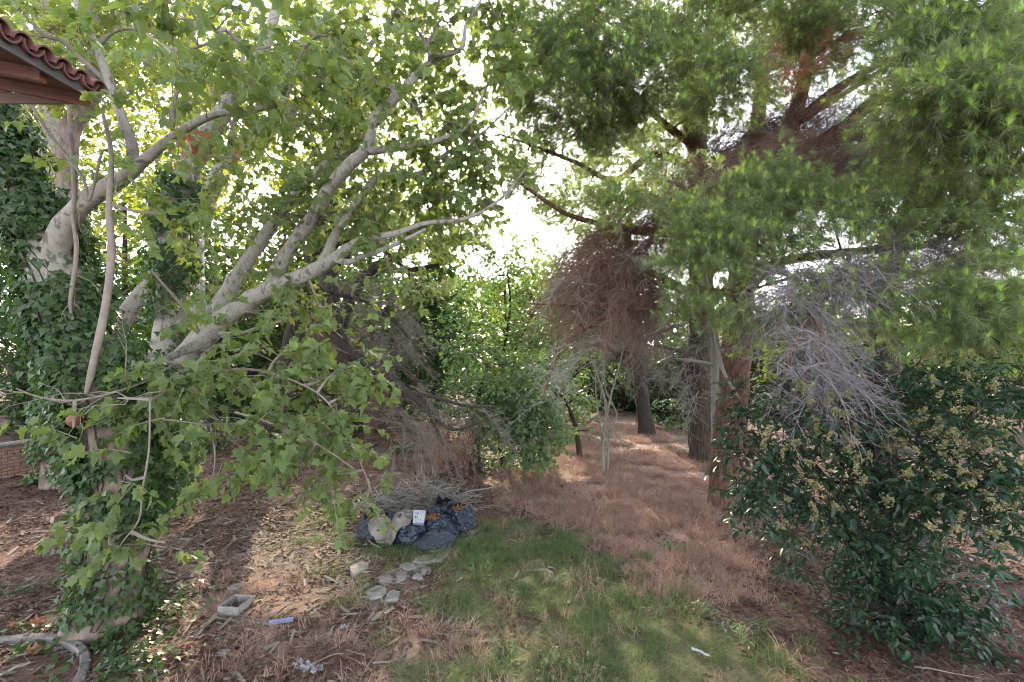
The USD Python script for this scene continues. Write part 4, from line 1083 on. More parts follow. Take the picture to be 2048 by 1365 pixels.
def limb_sprouts(limbs, g, n, length, r=0.006, start=0.3):
    """Bare crooked twigs on the limbs."""
    out = []
    for _ in range(n):
        l = limbs[g.integers(len(limbs))][0]
        k = int(len(l) * g.uniform(start, 0.98)); k = min(k, len(l) - 2)
        d = unit(l[k + 1, :3] - l[k, :3]) * 0.8 + g.normal(0, 0.6, 3) + [0, 0, 0.15]
        w = wander(l[k, :3], d, length * g.uniform(0.4, 1.3), min(r, l[k, 3] * 0.5), 0.002, g, 6, 0.28)
        out.append(tube(w, 4))
        if g.random() < 0.6:
            out.append(tube(wander(w[3, :3], d + g.normal(0, 0.7, 3), length * 0.4, 0.0035, 0.0015, g, 4, 0.3), 3))
    return join(out)

# ------------------------------------------------------------------ A: the near ivy-clad plane tree, left
A = Thing('plane_tree', G(210, 1254), 'nearest plane tree at left, its trunk wrapped in ivy to the ground', 'tree')
A_trunk = limb([(206, 1266, 5.6, 150), (214, 1230, 5.62, 124), (222, 1180, 5.65, 110), (240, 1050, 5.7, 106), (243, 930, 5.75, 104), (222, 830, 5.8, 102), (170, 720, 5.9, 98), (130, 600, 6.0, 94), (92, 500, 6.1, 84), (50, 410, 6.2, 70), (5, 290, 6.3, 62), (-50, 150, 6.4, 54), (-90, 0, 6.5, 44), (-110, -200, 6.6, 30)], 16, 0.10, 1, 0.07)
cut_ = int(np.argmax(A_trunk[0][:, 2] > 2.7))
A.part('trunk', tube(A_trunk[0][:cut_ + 2], *A_trunk[1]), M['old_bark'], smooth=True)
A.part('trunk', tube(A_trunk[0][cut_:], *A_trunk[1]), M['plane_bark'], smooth=True)
A_limbs = [
    limb([(110, 600, 6.1, 74), (104, 545, 6.05, 62), (118, 475, 5.92, 46), (150, 425, 5.8, 38), (200, 383, 5.7, 33), (250, 355, 5.6, 28), (300, 312, 5.5, 21), (360, 265, 5.4, 17), (430, 230, 5.3, 14), (500, 222, 5.25, 11), (572, 205, 5.2, 7)], 10, 0.12, 2, 0.06),
    limb([(256, 352, 5.58, 25), (264, 325, 5.52, 23), (264, 290, 5.48, 21), (245, 240, 5.42, 19), (222, 175, 5.36, 17), (195, 100, 5.3, 15), (170, 45, 5.24, 13), (140, -20, 5.2, 10)], 10, 0.10, 3, 0.06),
    limb([(218, 168, 5.36, 11), (160, 115, 5.3, 10), (120, 80, 5.25, 9), (88, 72, 5.2, 8), (55, 35, 5.15, 7), (20, 8, 5.1, 6), (-20, 12, 5.1, 4)], 8, 0.1, 4, 0.06),
    limb([(88, 74, 5.2, 6), (60, 72, 5.2, 5), (20, 66, 5.2, 4)], 6, 0.1, 5, 0.06),
    limb([(196, 92, 5.3, 9), (228, 64, 5.28, 7), (262, 58, 5.25, 6), (300, 72, 5.2, 4)], 6, 0.1, 6, 0.06),
    limb([(176, 30, 5.24, 9), (183, 5, 5.2, 8), (180, -40, 5.2, 6)], 6, 0.1, 7, 0.06),
    limb([(205, 225, 5.3, 6), (222, 310, 5.25, 9), (218, 420, 5.2, 12), (223, 500, 5.15, 14), (215, 590, 5.12, 14), (198, 680, 5.1, 15), (189, 715, 5.1, 12), (183, 745, 5.1, 13), (173, 786, 5.1, 8)], 8, 0.14, 8, 0.06),
    limb([(136, 200, 5.6, 6), (144, 300, 5.6, 8), (149, 380, 5.62, 9), (148, 424, 5.7, 9)], 6, 0.1, 9, 0.08),
    limb([(145, 430, 5.7, 7), (153, 500, 5.6, 8), (147, 560, 5.6, 8), (140, 610, 5.6, 7), (146, 640, 5.6, 6)], 6, 0.12, 10, 0.06),
    limb([(342, 215, 5.38, 9), (345, 260, 5.4, 9), (350, 200, 5.35, 8), (372, 130, 5.3, 7), (380, 100, 5.3, 6)], 6, 0.1, 11, 0.06),
    limb([(290, 68, 5.0, 7), (330, 95, 4.9, 7), (370, 100, 4.85, 6), (420, 85, 4.8, 5), (450, 60, 4.75, 4)], 6, 0.1, 12, 0.06),
    limb([(205, 300, 5.4, 5), (178, 400, 5.4, 6), (165, 355, 5.4, 6), (100, 270, 5.4, 6), (65, 215, 5.4, 6), (50, 200, 5.4, 5)], 6, 0.1, 13, 0.06),
]
for l in A_limbs:
    A.part('limb', skin(l), M['plane_bark' if l[0][:, 3].max() > 0.045 else 'plane_twig'], smooth=True)
g = rng(401)
A.part('bare_twig', limb_sprouts(A_limbs, g, 46, 0.55, 0.006), M['plane_twig'], kind='stuff')
A_rows = [(430, 40, 3.6, 90, 55, 0.4, 26), (330, 150, 4.8, 110, 90, 0.5, 24), (120, 30, 5.2, 130, 80, 0.6, 26), (480, 130, 4.9, 90, 70, 0.5, 20), (60, 130, 5.4, 60, 60, 0.5, 12), (300, 420, 5.4, 110, 50, 0.4, 14),
          (230, 30, 5.2, 90, 60, 0.6, 18), (560, 90, 4.6, 90, 80, 0.5, 22), (430, 290, 5.2, 110, 60, 0.5, 14), (180, 330, 5.5, 70, 50, 0.4, 8), (700, 40, 4.8, 100, 60, 0.6, 20), (280, 330, 5.4, 40, 30, 0.3, 6)]
tw, lp, lx, ln_, ls = leafy([(a, b, Y, rx, ry, rd, max(3, int(n * 0.62))) for a, b, Y, rx, ry, rd, n in A_rows], g, 10, 0.108, 0.42, A_limbs, tilt=0.8, droop=0.5)
A.part('leafy_twig', tw, M['plane_twig'], kind='stuff')
leaves(A, 'leaf', PLANES, lp, lx, ln_, ls, M['plane_leaf'], single=300)
n = 46
p = P(390, 288, 5.3) + np.array([0.19, 0.1, 0.13]) * g.normal(0, 0.75, (n, 3))
A.part('dead_leaf_cluster', batch(PLANE_LOW, p, g.normal(size=(n, 3)) * [0.5, 0.5, 0.3] - [0, 0, 0.8], g.normal(size=(n, 3)), g.uniform(0.06, 0.11, n)), M['dead_leaf'], smooth=True, label='drooping cluster of orange dead leaves', kind='stuff')
# cut stub facing the camera
A.part('cut_stub', tube(np.array([np.r_[P(165, 838, 5.75), 0.075], np.r_[P(150, 841, 5.35), 0.072], np.r_[P(147, 842, 5.27), 0.066]]), 12, 0.1, 3), M['stained_beam'])

AI = Thing('ivy', G(225, 1240), 'dense ivy clothing the nearest plane trunk at left', 'ivy')
pp = A_trunk[0]
pp = pp[(pp[:, 2] > 0.12)]
a1, a2 = pp.copy(), pp[pp[:, 2] > 0.9].copy()
a2[:, 3] *= 1.12
p1 = ivy_on([a1], 410, 900, (0.06, 0.12), (0.01, 0.14))
p2 = ivy_on([a2], 411, 1500, (0.06, 0.12), (0.03, 0.20))
low = pp[(pp[:, 2] > 1.6) & (pp[:, 2] < 3.1)].copy(); low[:, 3] *= 1.35; low[:, 0] += 0.06
p3 = ivy_on([low], 412, 1500, (0.06, 0.12), (0.03, 0.28))
q = [np.concatenate([a, b, c]) for a, b, c in zip(p1, p2, p3)]
leaves(AI, 'leaf', IVY, *q, M['ivy_leaf'], single=300)
g = rng(413)
st = []
for k in range(16):
    t0 = g.random() * 6.28
    idx = np.arange(0, len(pp), 4)
    ang = t0 + np.cumsum(g.normal(0, 0.25, len(idx)))
    st.append(tube(np.c_[pp[idx, 0] + np.cos(ang) * (pp[idx, 3] + 0.012), pp[idx, 1] + np.sin(ang) * (pp[idx, 3] + 0.012), pp[idx, 2], np.full(len(idx), 0.009)], 4))
AI.part('stem', join(st), M['dark_bark'], kind='stuff')

# ------------------------------------------------------------------ B: the forked plane tree with the white leaning limbs
B = Thing('plane_tree', G(285, 1040), 'forked plane tree whose white limbs lean right across the picture', 'tree')
B_trunk = limb([(285, 1046, 9, 100), (296, 900, 9, 86), (318, 800, 9, 80), (345, 650, 9, 60), (348, 520, 9, 56), (350, 420, 9, 50), (385, 320, 8.9, 42), (440, 235, 8.8, 35), (490, 160, 8.7, 27), (540, 60, 8.6, 20), (570, -60, 8.6, 14)], 14, 0.1, 20, 0.1)
B.part('trunk', skin(B_trunk), M['plane_bark'], smooth=True)
BL = [
    [(316, 815, 9, 76), (365, 725, 8.8, 74), (408, 668, 8.6, 68), (455, 585, 8.4, 52), (508, 505, 8.3, 42), (548, 445, 8.2, 38), (582, 398, 8.1, 31), (645, 335, 8, 25), (690, 310, 7.95, 22), (760, 240, 7.9, 17), (820, 150, 7.9, 12), (850, 40, 7.9, 8)],
    [(398, 690, 8.6, 58), (445, 640, 8.4, 50), (500, 602, 8.2, 48), (550, 575, 8, 47), (600, 556, 7.8, 42), (640, 535, 7.7, 36), (680, 510, 7.6, 30), (720, 482, 7.4, 20), (790, 468, 7.3, 16), (850, 448, 7.2, 13), (930, 438, 7.1, 10), (1000, 400, 7, 8), (1050, 340, 7, 5)],
    [(546, 572, 8, 42), (560, 530, 7.9, 38), (585, 492, 7.8, 37), (630, 428, 7.6, 36), (662, 372, 7.4, 34), (705, 325, 7.2, 32), (738, 292, 7.1, 30), (742, 245, 7, 26), (788, 200, 6.9, 26), (830, 155, 6.8, 20), (870, 118, 6.7, 16), (922, 98, 6.6, 13), (932, 50, 6.6, 10), (962, 0, 6.5, 8), (985, -60, 6.5, 5)],
    [(740, 303, 7.1, 22), (800, 297, 7, 18), (880, 280, 6.9, 15), (935, 252, 6.8, 11), (962, 200, 6.8, 9), (985, 145, 6.8, 6)],
    [(640, 540, 7.7, 32), (655, 505, 7.65, 27), (672, 468, 7.6, 24), (720, 400, 7.5, 22), (752, 357, 7.4, 18), (800, 348, 7.3, 15), (842, 346, 7.2, 13), (890, 310, 7.1, 10), (960, 270, 7, 8), (1020, 215, 7, 5)],
    [(788, 203, 6.9, 17), (785, 178, 6.88, 15), (750, 165, 6.8, 14), (715, 140, 6.7, 13), (670, 105, 6.6, 11), (610, 55, 6.5, 9), (560, 20, 6.4, 7), (520, -20, 6.4, 5)],
    [(866, 120, 6.7, 10), (855, 90, 6.7, 8), (870, 65, 6.7, 9), (880, 40, 6.65, 5)], [(860, 118, 6.7, 8), (845, 75, 6.7, 7), (815, 40, 6.7, 5), (780, 0, 6.6, 4)],
    [(405, 685, 8.55, 30), (360, 706, 8, 22), (300, 736, 7, 17), (250, 765, 6.3, 14), (205, 797, 5.9, 10), (180, 815, 5.8, 6)],
    [(300, 733, 7, 9), (330, 726, 6.9, 9), (365, 730, 6.8, 8)],
    [(400, 680, 8.5, 12), (385, 640, 8.2, 8), (345, 590, 8, 7), (305, 545, 7.9, 5)],
    [(340, 735, 6.4, 5), (300, 760, 5.8, 6), (230, 785, 5.3, 6), (150, 802, 5.1, 6), (80, 795, 5.0, 4), (33, 778, 4.9, 3)],
    [(385, 775, 6.3, 12), (400, 800, 6.2, 12), (430, 838, 6.1, 9), (455, 855, 6.0, 6)],
    [(440, 668, 7.8, 12), (480, 668, 7.6, 10), (520, 655, 7.4, 8), (575, 640, 7.2, 5)],
    [(670, 520, 7.5, 18), (700, 525, 7.4, 17), (730, 512, 7.3, 16), (780, 495, 7.25, 12), (850, 460, 7.2, 8)],
    [(470, 825, 5.2, 5), (520, 840, 5.2, 5), (600, 870, 5.3, 5), (660, 905, 5.4, 4), (710, 940, 5.5, 3)],
    [(420, 745, 6.5, 9), (500, 740, 6.0, 8), (580, 760, 5.7, 6), (650, 800, 5.6, 5), (700, 880, 5.6, 4), (735, 960, 5.7, 3)],
    [(420, 850, 5.4, 5), (430, 910, 5.4, 4), (425, 960, 5.4, 3)],
    [(300, 800, 4.9, 4), (298, 900, 4.9, 5), (285, 980, 4.9, 5), (278, 1040, 4.9, 4), (245, 1085, 4.9, 3), (225, 1120, 4.9, 2)],
]
BL = [[(a, b, Y, w * (0.62 if k == 0 else 0.75)) for a, b, Y, w in r] for k, r in enumerate(BL)]
B_limbs = [limb(r, 14, 0.22, 30 + k, 0.06) for k, r in enumerate(BL)]
for l in B_limbs:
    B.part('limb', skin(l), M['plane_bark' if l[0][:, 3].max() > 0.05 else 'plane_twig'], smooth=True)
g = rng(420)
B.part('bare_twig', limb_sprouts(B_limbs[1:8] + B_limbs[11:13], g, 90, 0.8, 0.007), M['plane_twig'], kind='stuff')
B_low = [(560, 700, 5.9, 90, 45, 0.4, 20), (430, 740, 5.6, 100, 45, 0.4, 24), (330, 770, 5.3, 90, 40, 0.4, 20), (640, 760, 5.8, 70, 60, 0.4, 24), (690, 800, 5.8, 45, 60, 0.3, 12), (650, 880, 5.6, 60, 60, 0.35, 22), (560, 860, 5.4, 80, 50, 0.35, 18),
         (690, 960, 5.7, 50, 50, 0.3, 16), (740, 1000, 5.7, 22, 35, 0.2, 6), (420, 850, 5.2, 90, 50, 0.35, 18), (440, 955, 5.4, 40, 45, 0.25, 10), (240, 800, 5.0, 40, 20, 0.2, 4), (150, 860, 5.0, 40, 25, 0.25, 4), (690, 730, 6.0, 50, 40, 0.3, 12),
         (265, 935, 4.9, 40, 40, 0.2, 5), (215, 1075, 4.9, 30, 50, 0.15, 9), (330, 1110, 5.0, 16, 40, 0.12, 3), (520, 640, 6.6, 90, 35, 0.4, 12), (600, 930, 5.6, 45, 45, 0.3, 9)]
B_up = [(640, 300, 7.6, 120, 90, 0.9, 36), (480, 380, 8.2, 130, 90, 0.9, 34), (560, 180, 7.4, 130, 90, 0.9, 36), (720, 170, 7.0, 110, 90, 0.9, 36), (850, 220, 6.9, 90, 80, 0.8, 26), (900, 60, 6.6, 110, 90, 0.8, 36), (780, 60, 6.8, 100, 80, 0.8, 28),
        (760, 410, 7.5, 110, 50, 0.8, 30), (900, 380, 7.2, 100, 50, 0.7, 24), (600, 450, 7.9, 110, 70, 0.8, 26), (790, 480, 7.3, 80, 35, 0.6, 16), (780, 560, 7.2, 60, 30, 0.4, 9), (990, 120, 6.8, 40, 90, 0.6, 14), (970, 330, 7.1, 50, 60, 0.5, 9),
        (400, 560, 8.3, 70, 50, 0.5, 12), (640, 620, 7.4, 50, 30, 0.4, 8), (440, 480, 8.4, 80, 60, 0.6, 16), (680, 430, 7.6, 80, 60, 0.6, 18), (560, 560, 7.7, 60, 40, 0.5, 10), (830, 320, 7.0, 70, 40, 0.5, 14), (950, 190, 7.0, 60, 80, 0.8, 22), (975, 290, 7.1, 55, 60, 0.7, 18), (880, 400, 7.3, 80, 50, 0.7, 18), (1000, 60, 6.8, 50, 60, 0.6, 14), (660, 90, 7.0, 90, 70, 0.8, 22), (430, 170, 8.0, 90, 80, 0.8, 20)]
B_low = [(a, b, Y, rx * 1.12, ry * 1.12, rd * 1.3, max(3, int(n * 0.8))) for a, b, Y, rx, ry, rd, n in B_low]
tw, lp, lx, ln_, ls = leafy(B_low, g, 8, 0.125, 0.42, B_limbs[8:], tilt=0.9, droop=0.65)
B_up = [(a, b, Y + 0.3, rx * 1.05, ry * 1.05, rd * 1.1, int(n * 1.35)) for a, b, Y, rx, ry, rd, n in B_up]
tw2, lp2, lx2, ln2, ls2 = leafy(B_up, g, 10, 0.118, 0.5, B_limbs[:8], tilt=0.8, droop=0.5)
B.part('leafy_twig', join([tw, tw2]), M['plane_twig'], kind='stuff')
leaves(B, 'leaf', PLANES, np.vstack([lp, lp2]), np.vstack([lx, lx2]), np.vstack([ln_, ln2]), np.r_[ls, ls2], M['plane_leaf'], single=300)
BI = Thing('ivy', G(300, 1035), 'ivy column on the forked plane tree, right of the nearest trunk', 'ivy')
bp = B_trunk[0][(B_trunk[0][:, 2] > 0.3) & (B_trunk[0][:, 2] < 6.2)].copy(); bp[:, 3] *= 1.1
cp = B_limbs[0][0][:12]
c3 = bp[bp[:, 2] < 3.0].copy(); c3[:, 3] *= 1.4
q = [np.concatenate(z) for z in zip(ivy_on([bp], 431, 1200, (0.07, 0.12), (0.02, 0.16)), ivy_on([cp], 432, 420, (0.07, 0.12), (0.02, 0.12)), ivy_on([c3], 433, 1100, (0.07, 0.13), (0.02, 0.22)))]
leaves(BI, 'leaf', IVY, *q, M['ivy_leaf'], single=220)

# ------------------------------------------------------------------ further plane trees behind
def plane_behind(rows, limbs, blobs, seed, label, ivy=None, ivy_label=None, leaf=0.17, twig=0.75, m='plane_far', single=0):
    rows = grounded(rows); base = pix(rows)[0, :3]
    th = Thing('plane_tree', [base[0], base[1], 0], label, 'tree')
    tr = limb(rows, 10, 0.1, seed, 0.2)
    th.part('trunk', skin(tr), M['old_bark' if ivy else 'plane_bark'], smooth=True)
    ls_ = [tr]
    for k, r in enumerate(limbs):
        l = limb(r, 8, 0.1, seed + k + 1, 0.2); ls_.append(l)
        th.part('limb', skin(l), M['plane_bark'], smooth=True)
    g = rng(seed)
    tw, p, x, nr, s = leafy([(a, b, Y, rx, ry, rd, int(n * 2.5)) for a, b, Y, rx, ry, rd, n in blobs], g, 9, leaf, twig, ls_, twig_r=0.008, link=0.2, tilt=0.8, droop=0.45)
    th.part('leafy_twig', tw, M['plane_twig'], kind='stuff')
    leaves(th, 'leaf', PLANE_LOW, p, x, nr, s, M[m], single=single)
    if ivy:
        iv = Thing('ivy', [base[0], base[1], 0], ivy_label, 'ivy')
        pth = tr[0][(tr[0][:, 2] > ivy[0]) & (tr[0][:, 2] < ivy[1])].copy(); pth[:, 3] *= 1.15
        leaves(iv, 'leaf', IVY, *ivy_on([pth], seed + 50, ivy[2], (0.09, 0.15), (0.02, 0.22)), M['ivy_leaf'], single=ivy[3])
plane_behind([(180, 935, 12, 44), (205, 770, 12, 36), (242, 650, 12, 33), (300, 570, 11.9, 33), (360, 505, 11.8, 36), (410, 405, 11.5, 36), (455, 322, 11.3, 32), (500, 275, 11, 26), (590, 215, 10.8, 20), (700, 150, 10.5, 13), (760, 60, 10.5, 8)],
             [[(420, 395, 11.5, 16), (450, 330, 11.4, 14), (462, 280, 11.3, 11), (480, 180, 11.2, 9), (490, 60, 11.2, 6)]],
             [(560, 260, 10.8, 110, 70, 1.0, 22), (640, 150, 10.6, 120, 80, 1.0, 28), (480, 140, 11.2, 110, 80, 1.0, 26), (730, 60, 10.5, 120, 80, 1.0, 26), (420, 260, 11.4, 80, 60, 0.8, 12)], 500, 'white leaning plane trunk seen between the two ivy columns')
plane_behind([(120, 972, 11, 60), (125, 700, 11, 46), (132, 420, 11, 38), (136, 290, 11, 36), (143, 252, 11, 36), (172, 216, 11, 33), (186, 170, 11, 28), (190, 60, 11, 24), (186, -60, 11, 18)],
             [[(190, 120, 11, 12), (240, 40, 11, 9), (270, -40, 11, 6)]],
             [(120, 120, 11, 130, 90, 1.0, 30), (250, 80, 11, 110, 90, 1.0, 28), (60, 240, 11.3, 90, 90, 0.9, 18), (200, -20, 11, 180, 80, 1.0, 26)], 520, 'crooked plane trunk below the roof corner, ivy on its lower half', (0.2, 6.6, 1000, 120), 'ivy on the crooked plane trunk below the roof corner')
plane_behind([(150, 897, 15, 48), (130, 500, 15, 40), (98, 220, 15, 37), (85, 0, 15, 33), (80, -120, 15, 24)], [[(90, 120, 15, 14), (40, 40, 15, 11), (0, -40, 15, 7)], [(95, 200, 15, 12), (150, 90, 15, 9), (210, -20, 15, 6)]],
             [(60, 60, 15, 170, 110, 2, 40), (260, 170, 15, 140, 110, 2, 40), (300, 30, 15, 170, 100, 2, 42), (40, 330, 15, 120, 90, 1.5, 24), (180, 420, 15, 120, 80, 1.5, 22), (340, 300, 15, 110, 90, 1.5, 24)], 540, 'tall straight pale plane trunk far left behind the roof')
plane_behind([(390, 878, 16.4, 44), (388, 500, 16.4, 36), (384, 250, 16.4, 32), (380, 0, 16.4, 26), (380, -100, 16.4, 20)], [[(384, 240, 16.4, 13), (450, 120, 16.4, 10), (510, 0, 16.4, 6)], [(384, 330, 16.4, 12), (320, 220, 16.4, 9), (290, 100, 16.4, 6)]],
             [(420, 100, 16.4, 170, 110, 2, 46), (560, 60, 16.4, 150, 100, 2, 40), (700, 220, 16.4, 160, 120, 2, 46), (520, 330, 16.4, 150, 90, 1.8, 36), (330, 400, 16.4, 120, 80, 1.5, 24), (820, 120, 16.4, 130, 110, 2, 34), (740, 380, 16.4, 120, 70, 1.5, 22), (880, 300, 16.4, 100, 90, 1.2, 30), (930, 160, 16.4, 100, 100, 1.2, 30), (840, 430, 16.4, 90, 50, 1.2, 20)], 560, 'pale upright plane trunk behind the forked tree')
# ------------------------------------------------------------------ pines
def pine(rows, limbs, seed, label, bark='pine_bark', limb_bark='red_bark'):
    rows = grounded(rows)
    th = Thing('pine_tree', [*pix(rows)[0, :2], 0], label, 'tree')
    tr = limb(rows, 16, 0.16, seed, 0.12)
    th.part('trunk', skin(tr), M[bark], smooth=True)
    ls_ = [tr]
    for k, r in enumerate(limbs):
        l = limb(r, 8, 0.16, seed + k + 1, 0.12); ls_.append(l)
        th.part('limb', skin(l), M[limb_bark], smooth=True)
    return th, ls_

# the big pine right of the middle
R2, R2L = pine([(1442, 1016, 9.6, 50), (1452, 900, 9.6, 58), (1464, 800, 9.6, 58), (1474, 700, 9.6, 56), (1480, 600, 9.6, 52), (1488, 500, 9.6, 48), (1502, 410, 9.5, 42), (1520, 335, 9.4, 36), (1560, 285, 9.3, 32), (1590, 225, 9.2, 30), (1610, 150, 9.2, 26), (1620, 50, 9.2, 20), (1625, -60, 9.2, 12)],
    [[(1525, 345, 9.4, 34), (1580, 310, 9.2, 30), (1640, 285, 9.0, 28), (1700, 245, 8.8, 26), (1745, 205, 8.6, 24), (1790, 190, 8.5, 20), (1800, 160, 8.4, 16), (1795, 105, 8.3, 12), (1850, 40, 8.2, 8)],
     [(1640, 283, 9.0, 26), (1710, 272, 8.8, 22), (1780, 255, 8.6, 18), (1850, 235, 8.2, 13), (1930, 190, 7.8, 8)],
     [(1600, 240, 9.2, 22), (1660, 190, 9.2, 20), (1720, 150, 9.2, 15), (1800, 110, 9.2, 9)],
     [(1495, 450, 9.5, 34), (1440, 400, 9.4, 34), (1400, 350, 9.4, 32), (1392, 310, 9.4, 30), (1375, 230, 9.3, 25), (1370, 150, 9.2, 20), (1380, 40, 9.2, 14), (1385, -60, 9.2, 8)],
     [(1470, 470, 9.5, 18), (1400, 462, 9.3, 22), (1310, 465, 9.1, 20), (1220, 452, 8.9, 14), (1140, 432, 8.8, 10), (1080, 395, 8.8, 8), (1020, 352, 8.8, 5)],
     [(1395, 340, 9.4, 18), (1310, 310, 9.3, 16), (1230, 360, 9.2, 12), (1150, 325, 9.1, 9), (1060, 290, 9.0, 6), (1000, 270, 9, 4)],
     [(1385, 290, 9.3, 18), (1330, 250, 9.1, 14), (1270, 190, 8.9, 11), (1200, 130, 8.7, 8), (1150, 60, 8.6, 5)],
     [(1485, 560, 9.6, 18), (1560, 525, 8.8, 18), (1700, 505, 8.0, 17), (1850, 490, 7.4, 16), (1950, 440, 7.0, 13), (2070, 400, 6.8, 9)],
     [(1500, 430, 9.5, 16), (1600, 380, 8.9, 14), (1700, 390, 8.3, 12), (1800, 380, 7.8, 10), (1950, 320, 7.2, 7)],
     [(1482, 610, 9.6, 12), (1440, 585, 9.5, 12), (1340, 575, 9.4, 10), (1250, 540, 9.3, 7)],
     [(1478, 650, 9.6, 15), (1445, 635, 9.3, 15), (1385, 620, 9.0, 13), (1310, 622, 8.8, 11), (1240, 615, 8.7, 9), (1160, 610, 8.6, 7), (1060, 608, 8.5, 4)],
     [(1490, 590, 9.5, 16), (1540, 545, 8.2, 13), (1590, 560, 7.1, 10), (1620, 620, 6.4, 8), (1650, 690, 5.95, 6), (1640, 760, 5.7, 4)],
     [(1700, 505, 8.0, 11), (1690, 540, 7.2, 9), (1650, 600, 6.6, 7), (1600, 660, 6.2, 5), (1580, 740, 5.9, 3)],
     [(1850, 490, 7.4, 9), (1880, 500, 6.9, 8), (1930, 540, 6.5, 6), (1960, 600, 6.3, 4)],
     [(1225, 622, 8.7, 9), (1180, 650, 8.6, 9), (1130, 685, 8.5, 8), (1105, 730, 8.45, 7), (1088, 790, 8.4, 5)]],
    600, 'big red barked pine, its limbs spreading across the upper right', 'red_bark')
needles_on(R2, [(1100, 70, 9.0, 90, 90, 0.9, 65), (1200, 60, 8.4, 120, 90, 1.0, 90), (1170, 180, 8.6, 110, 80, 1.0, 85), (1280, 130, 8.3, 110, 110, 1.0, 105), (1090, 200, 9.2, 60, 70, 0.7, 38), (1390, 60, 8.4, 110, 80, 1.0, 75), (1440, 170, 8.2, 80, 75, 0.8, 60),
               (1250, 240, 8.5, 120, 45, 0.8, 50), (1540, 60, 8.5, 120, 80, 1.0, 80), (1690, 50, 8.4, 110, 70, 1.0, 65), (1570, 120, 8.6, 60, 40, 0.6, 14), (1350, -60, 8.6, 300, 60, 1.5, 80), (1650, -50, 8.6, 200, 60, 1.5, 50), (1040, 310, 9.2, 60, 40, 0.5, 14), (1140, 275, 9.1, 60, 30, 0.5, 12), (1090, 350, 9.2, 60, 35, 0.5, 14), (1150, 400, 9.2, 55, 30, 0.5, 12)],
           601, centre=R2.base + [0, 0, 6], limbs=R2L)
needles_on(R2, [(1480, 370, 7.6, 85, 40, 0.5, 46), (1405, 440, 7.5, 55, 45, 0.4, 34), (1430, 520, 7.5, 55, 45, 0.4, 30), (1560, 365, 7.6, 50, 25, 0.4, 12), (1530, 450, 7.4, 90, 45, 0.5, 34), (1240, 400, 8.2, 45, 40, 0.4, 22), (1460, 470, 7.5, 70, 50, 0.5, 36), (1640, 430, 7.2, 70, 30, 0.5, 18),
               (1400, 580, 7.6, 35, 40, 0.3, 12), (1490, 600, 7.4, 60, 35, 0.4, 14), (1300, 350, 8.3, 60, 25, 0.4, 10)], 602, centre=R2.base + [0, 2, 3.5], limbs=R2L, dense=0.8)
needles_on(R2, [(1640, 590, 6.9, 110, 32, 0.5, 28), (1760, 560, 6.6, 120, 40, 0.5, 34), (1880, 600, 6.3, 110, 55, 0.5, 42), (1990, 560, 5.9, 70, 70, 0.5, 34), (1970, 640, 6.0, 90, 40, 0.5, 28), (1830, 640, 6.5, 110, 30, 0.5, 22), (1750, 630, 6.8, 90, 28, 0.4, 16), (1780, 340, 7.6, 70, 18, 0.4, 9), (1700, 360, 7.7, 50, 18, 0.3, 6)], 603, centre=R2.base + [0, 3, 2.5], limbs=R2L, dense=0.55)
needles_on(R2, [(1560, 155, 8.2, 22, 12, 0.15, 4), (1610, 140, 8.2, 26, 22, 0.2, 5), (1545, 185, 8.2, 22, 10, 0.15, 4)], 604, m='dead_needle', name='dead_needle_brush')
sprays_on(R2, [(1330, 430, 8.9, 110, 60, 0.6, 80), (1420, 360, 8.6, 80, 40, 0.5, 40), (1600, 300, 8.4, 110, 40, 0.5, 46), (1740, 300, 8.2, 90, 35, 0.4, 34), (1260, 500, 9.0, 80, 60, 0.6, 80), (1230, 580, 8.9, 60, 50, 0.5, 44), (1390, 320, 9.4, 80, 50, 0.5, 60), (1560, 300, 9.5, 100, 70, 0.6, 90), (1680, 310, 9.1, 110, 45, 0.5, 80), (1480, 290, 9.4, 80, 60, 0.5, 60), (1310, 540, 9.1, 70, 50, 0.4, 36), (1180, 570, 8.9, 60, 60, 0.5, 30), (1290, 600, 9.1, 80, 40, 0.5, 26), (1200, 480, 8.9, 70, 50, 0.5, 30), (1780, 330, 8.4, 80, 30, 0.5, 18), (1600, 240, 9.2, 80, 40, 0.5, 20)],
          610, 'rust_twig', FINE, (0.5, 1.1), away=[-0.5, 0, 0], name='dead_twig_mass', dense=1.5)
sprays_on(R2, [(1560, 560, 7.0, 70, 40, 0.4, 30), (1650, 540, 6.7, 70, 40, 0.4, 30), (1540, 620, 7.2, 50, 40, 0.4, 20), (1600, 600, 6.7, 50, 30, 0.3, 16), (1630, 690, 5.9, 45, 35, 0.3, 17), (1615, 740, 5.7, 50, 30, 0.3, 17), (1580, 480, 7.8, 80, 40, 0.4, 18), (1740, 500, 7.0, 80, 30, 0.4, 22), (1880, 490, 6.7, 90, 30, 0.4, 24), (1960, 480, 6.5, 60, 40, 0.4, 16), (1700, 560, 6.7, 70, 30, 0.4, 16), (1830, 450, 6.9, 90, 25, 0.4, 14)],
          611, 'mauve_twig', SPRAYS, (0.4, 0.85), away=[0.25, -0.3, 0], name='mauve_twig_mass', dense=1.9)
sprays_on(R2, [(1490, 640, 9.2, 40, 50, 0.4, 14), (1390, 680, 9.2, 35, 50, 0.4, 8), (1400, 770, 9.0, 40, 40, 0.3, 5), (1270, 520, 8.5, 40, 30, 0.3, 9), (1150, 560, 8.6, 30, 40, 0.3, 6), (1160, 700, 8.5, 60, 50, 0.4, 16), (1100, 760, 8.4, 35, 50, 0.3, 10)], 612, 'lichen_twig', SPRAYS, (0.4, 0.8), away=[-0.2, 0, 0], name='grey_twig_mass')
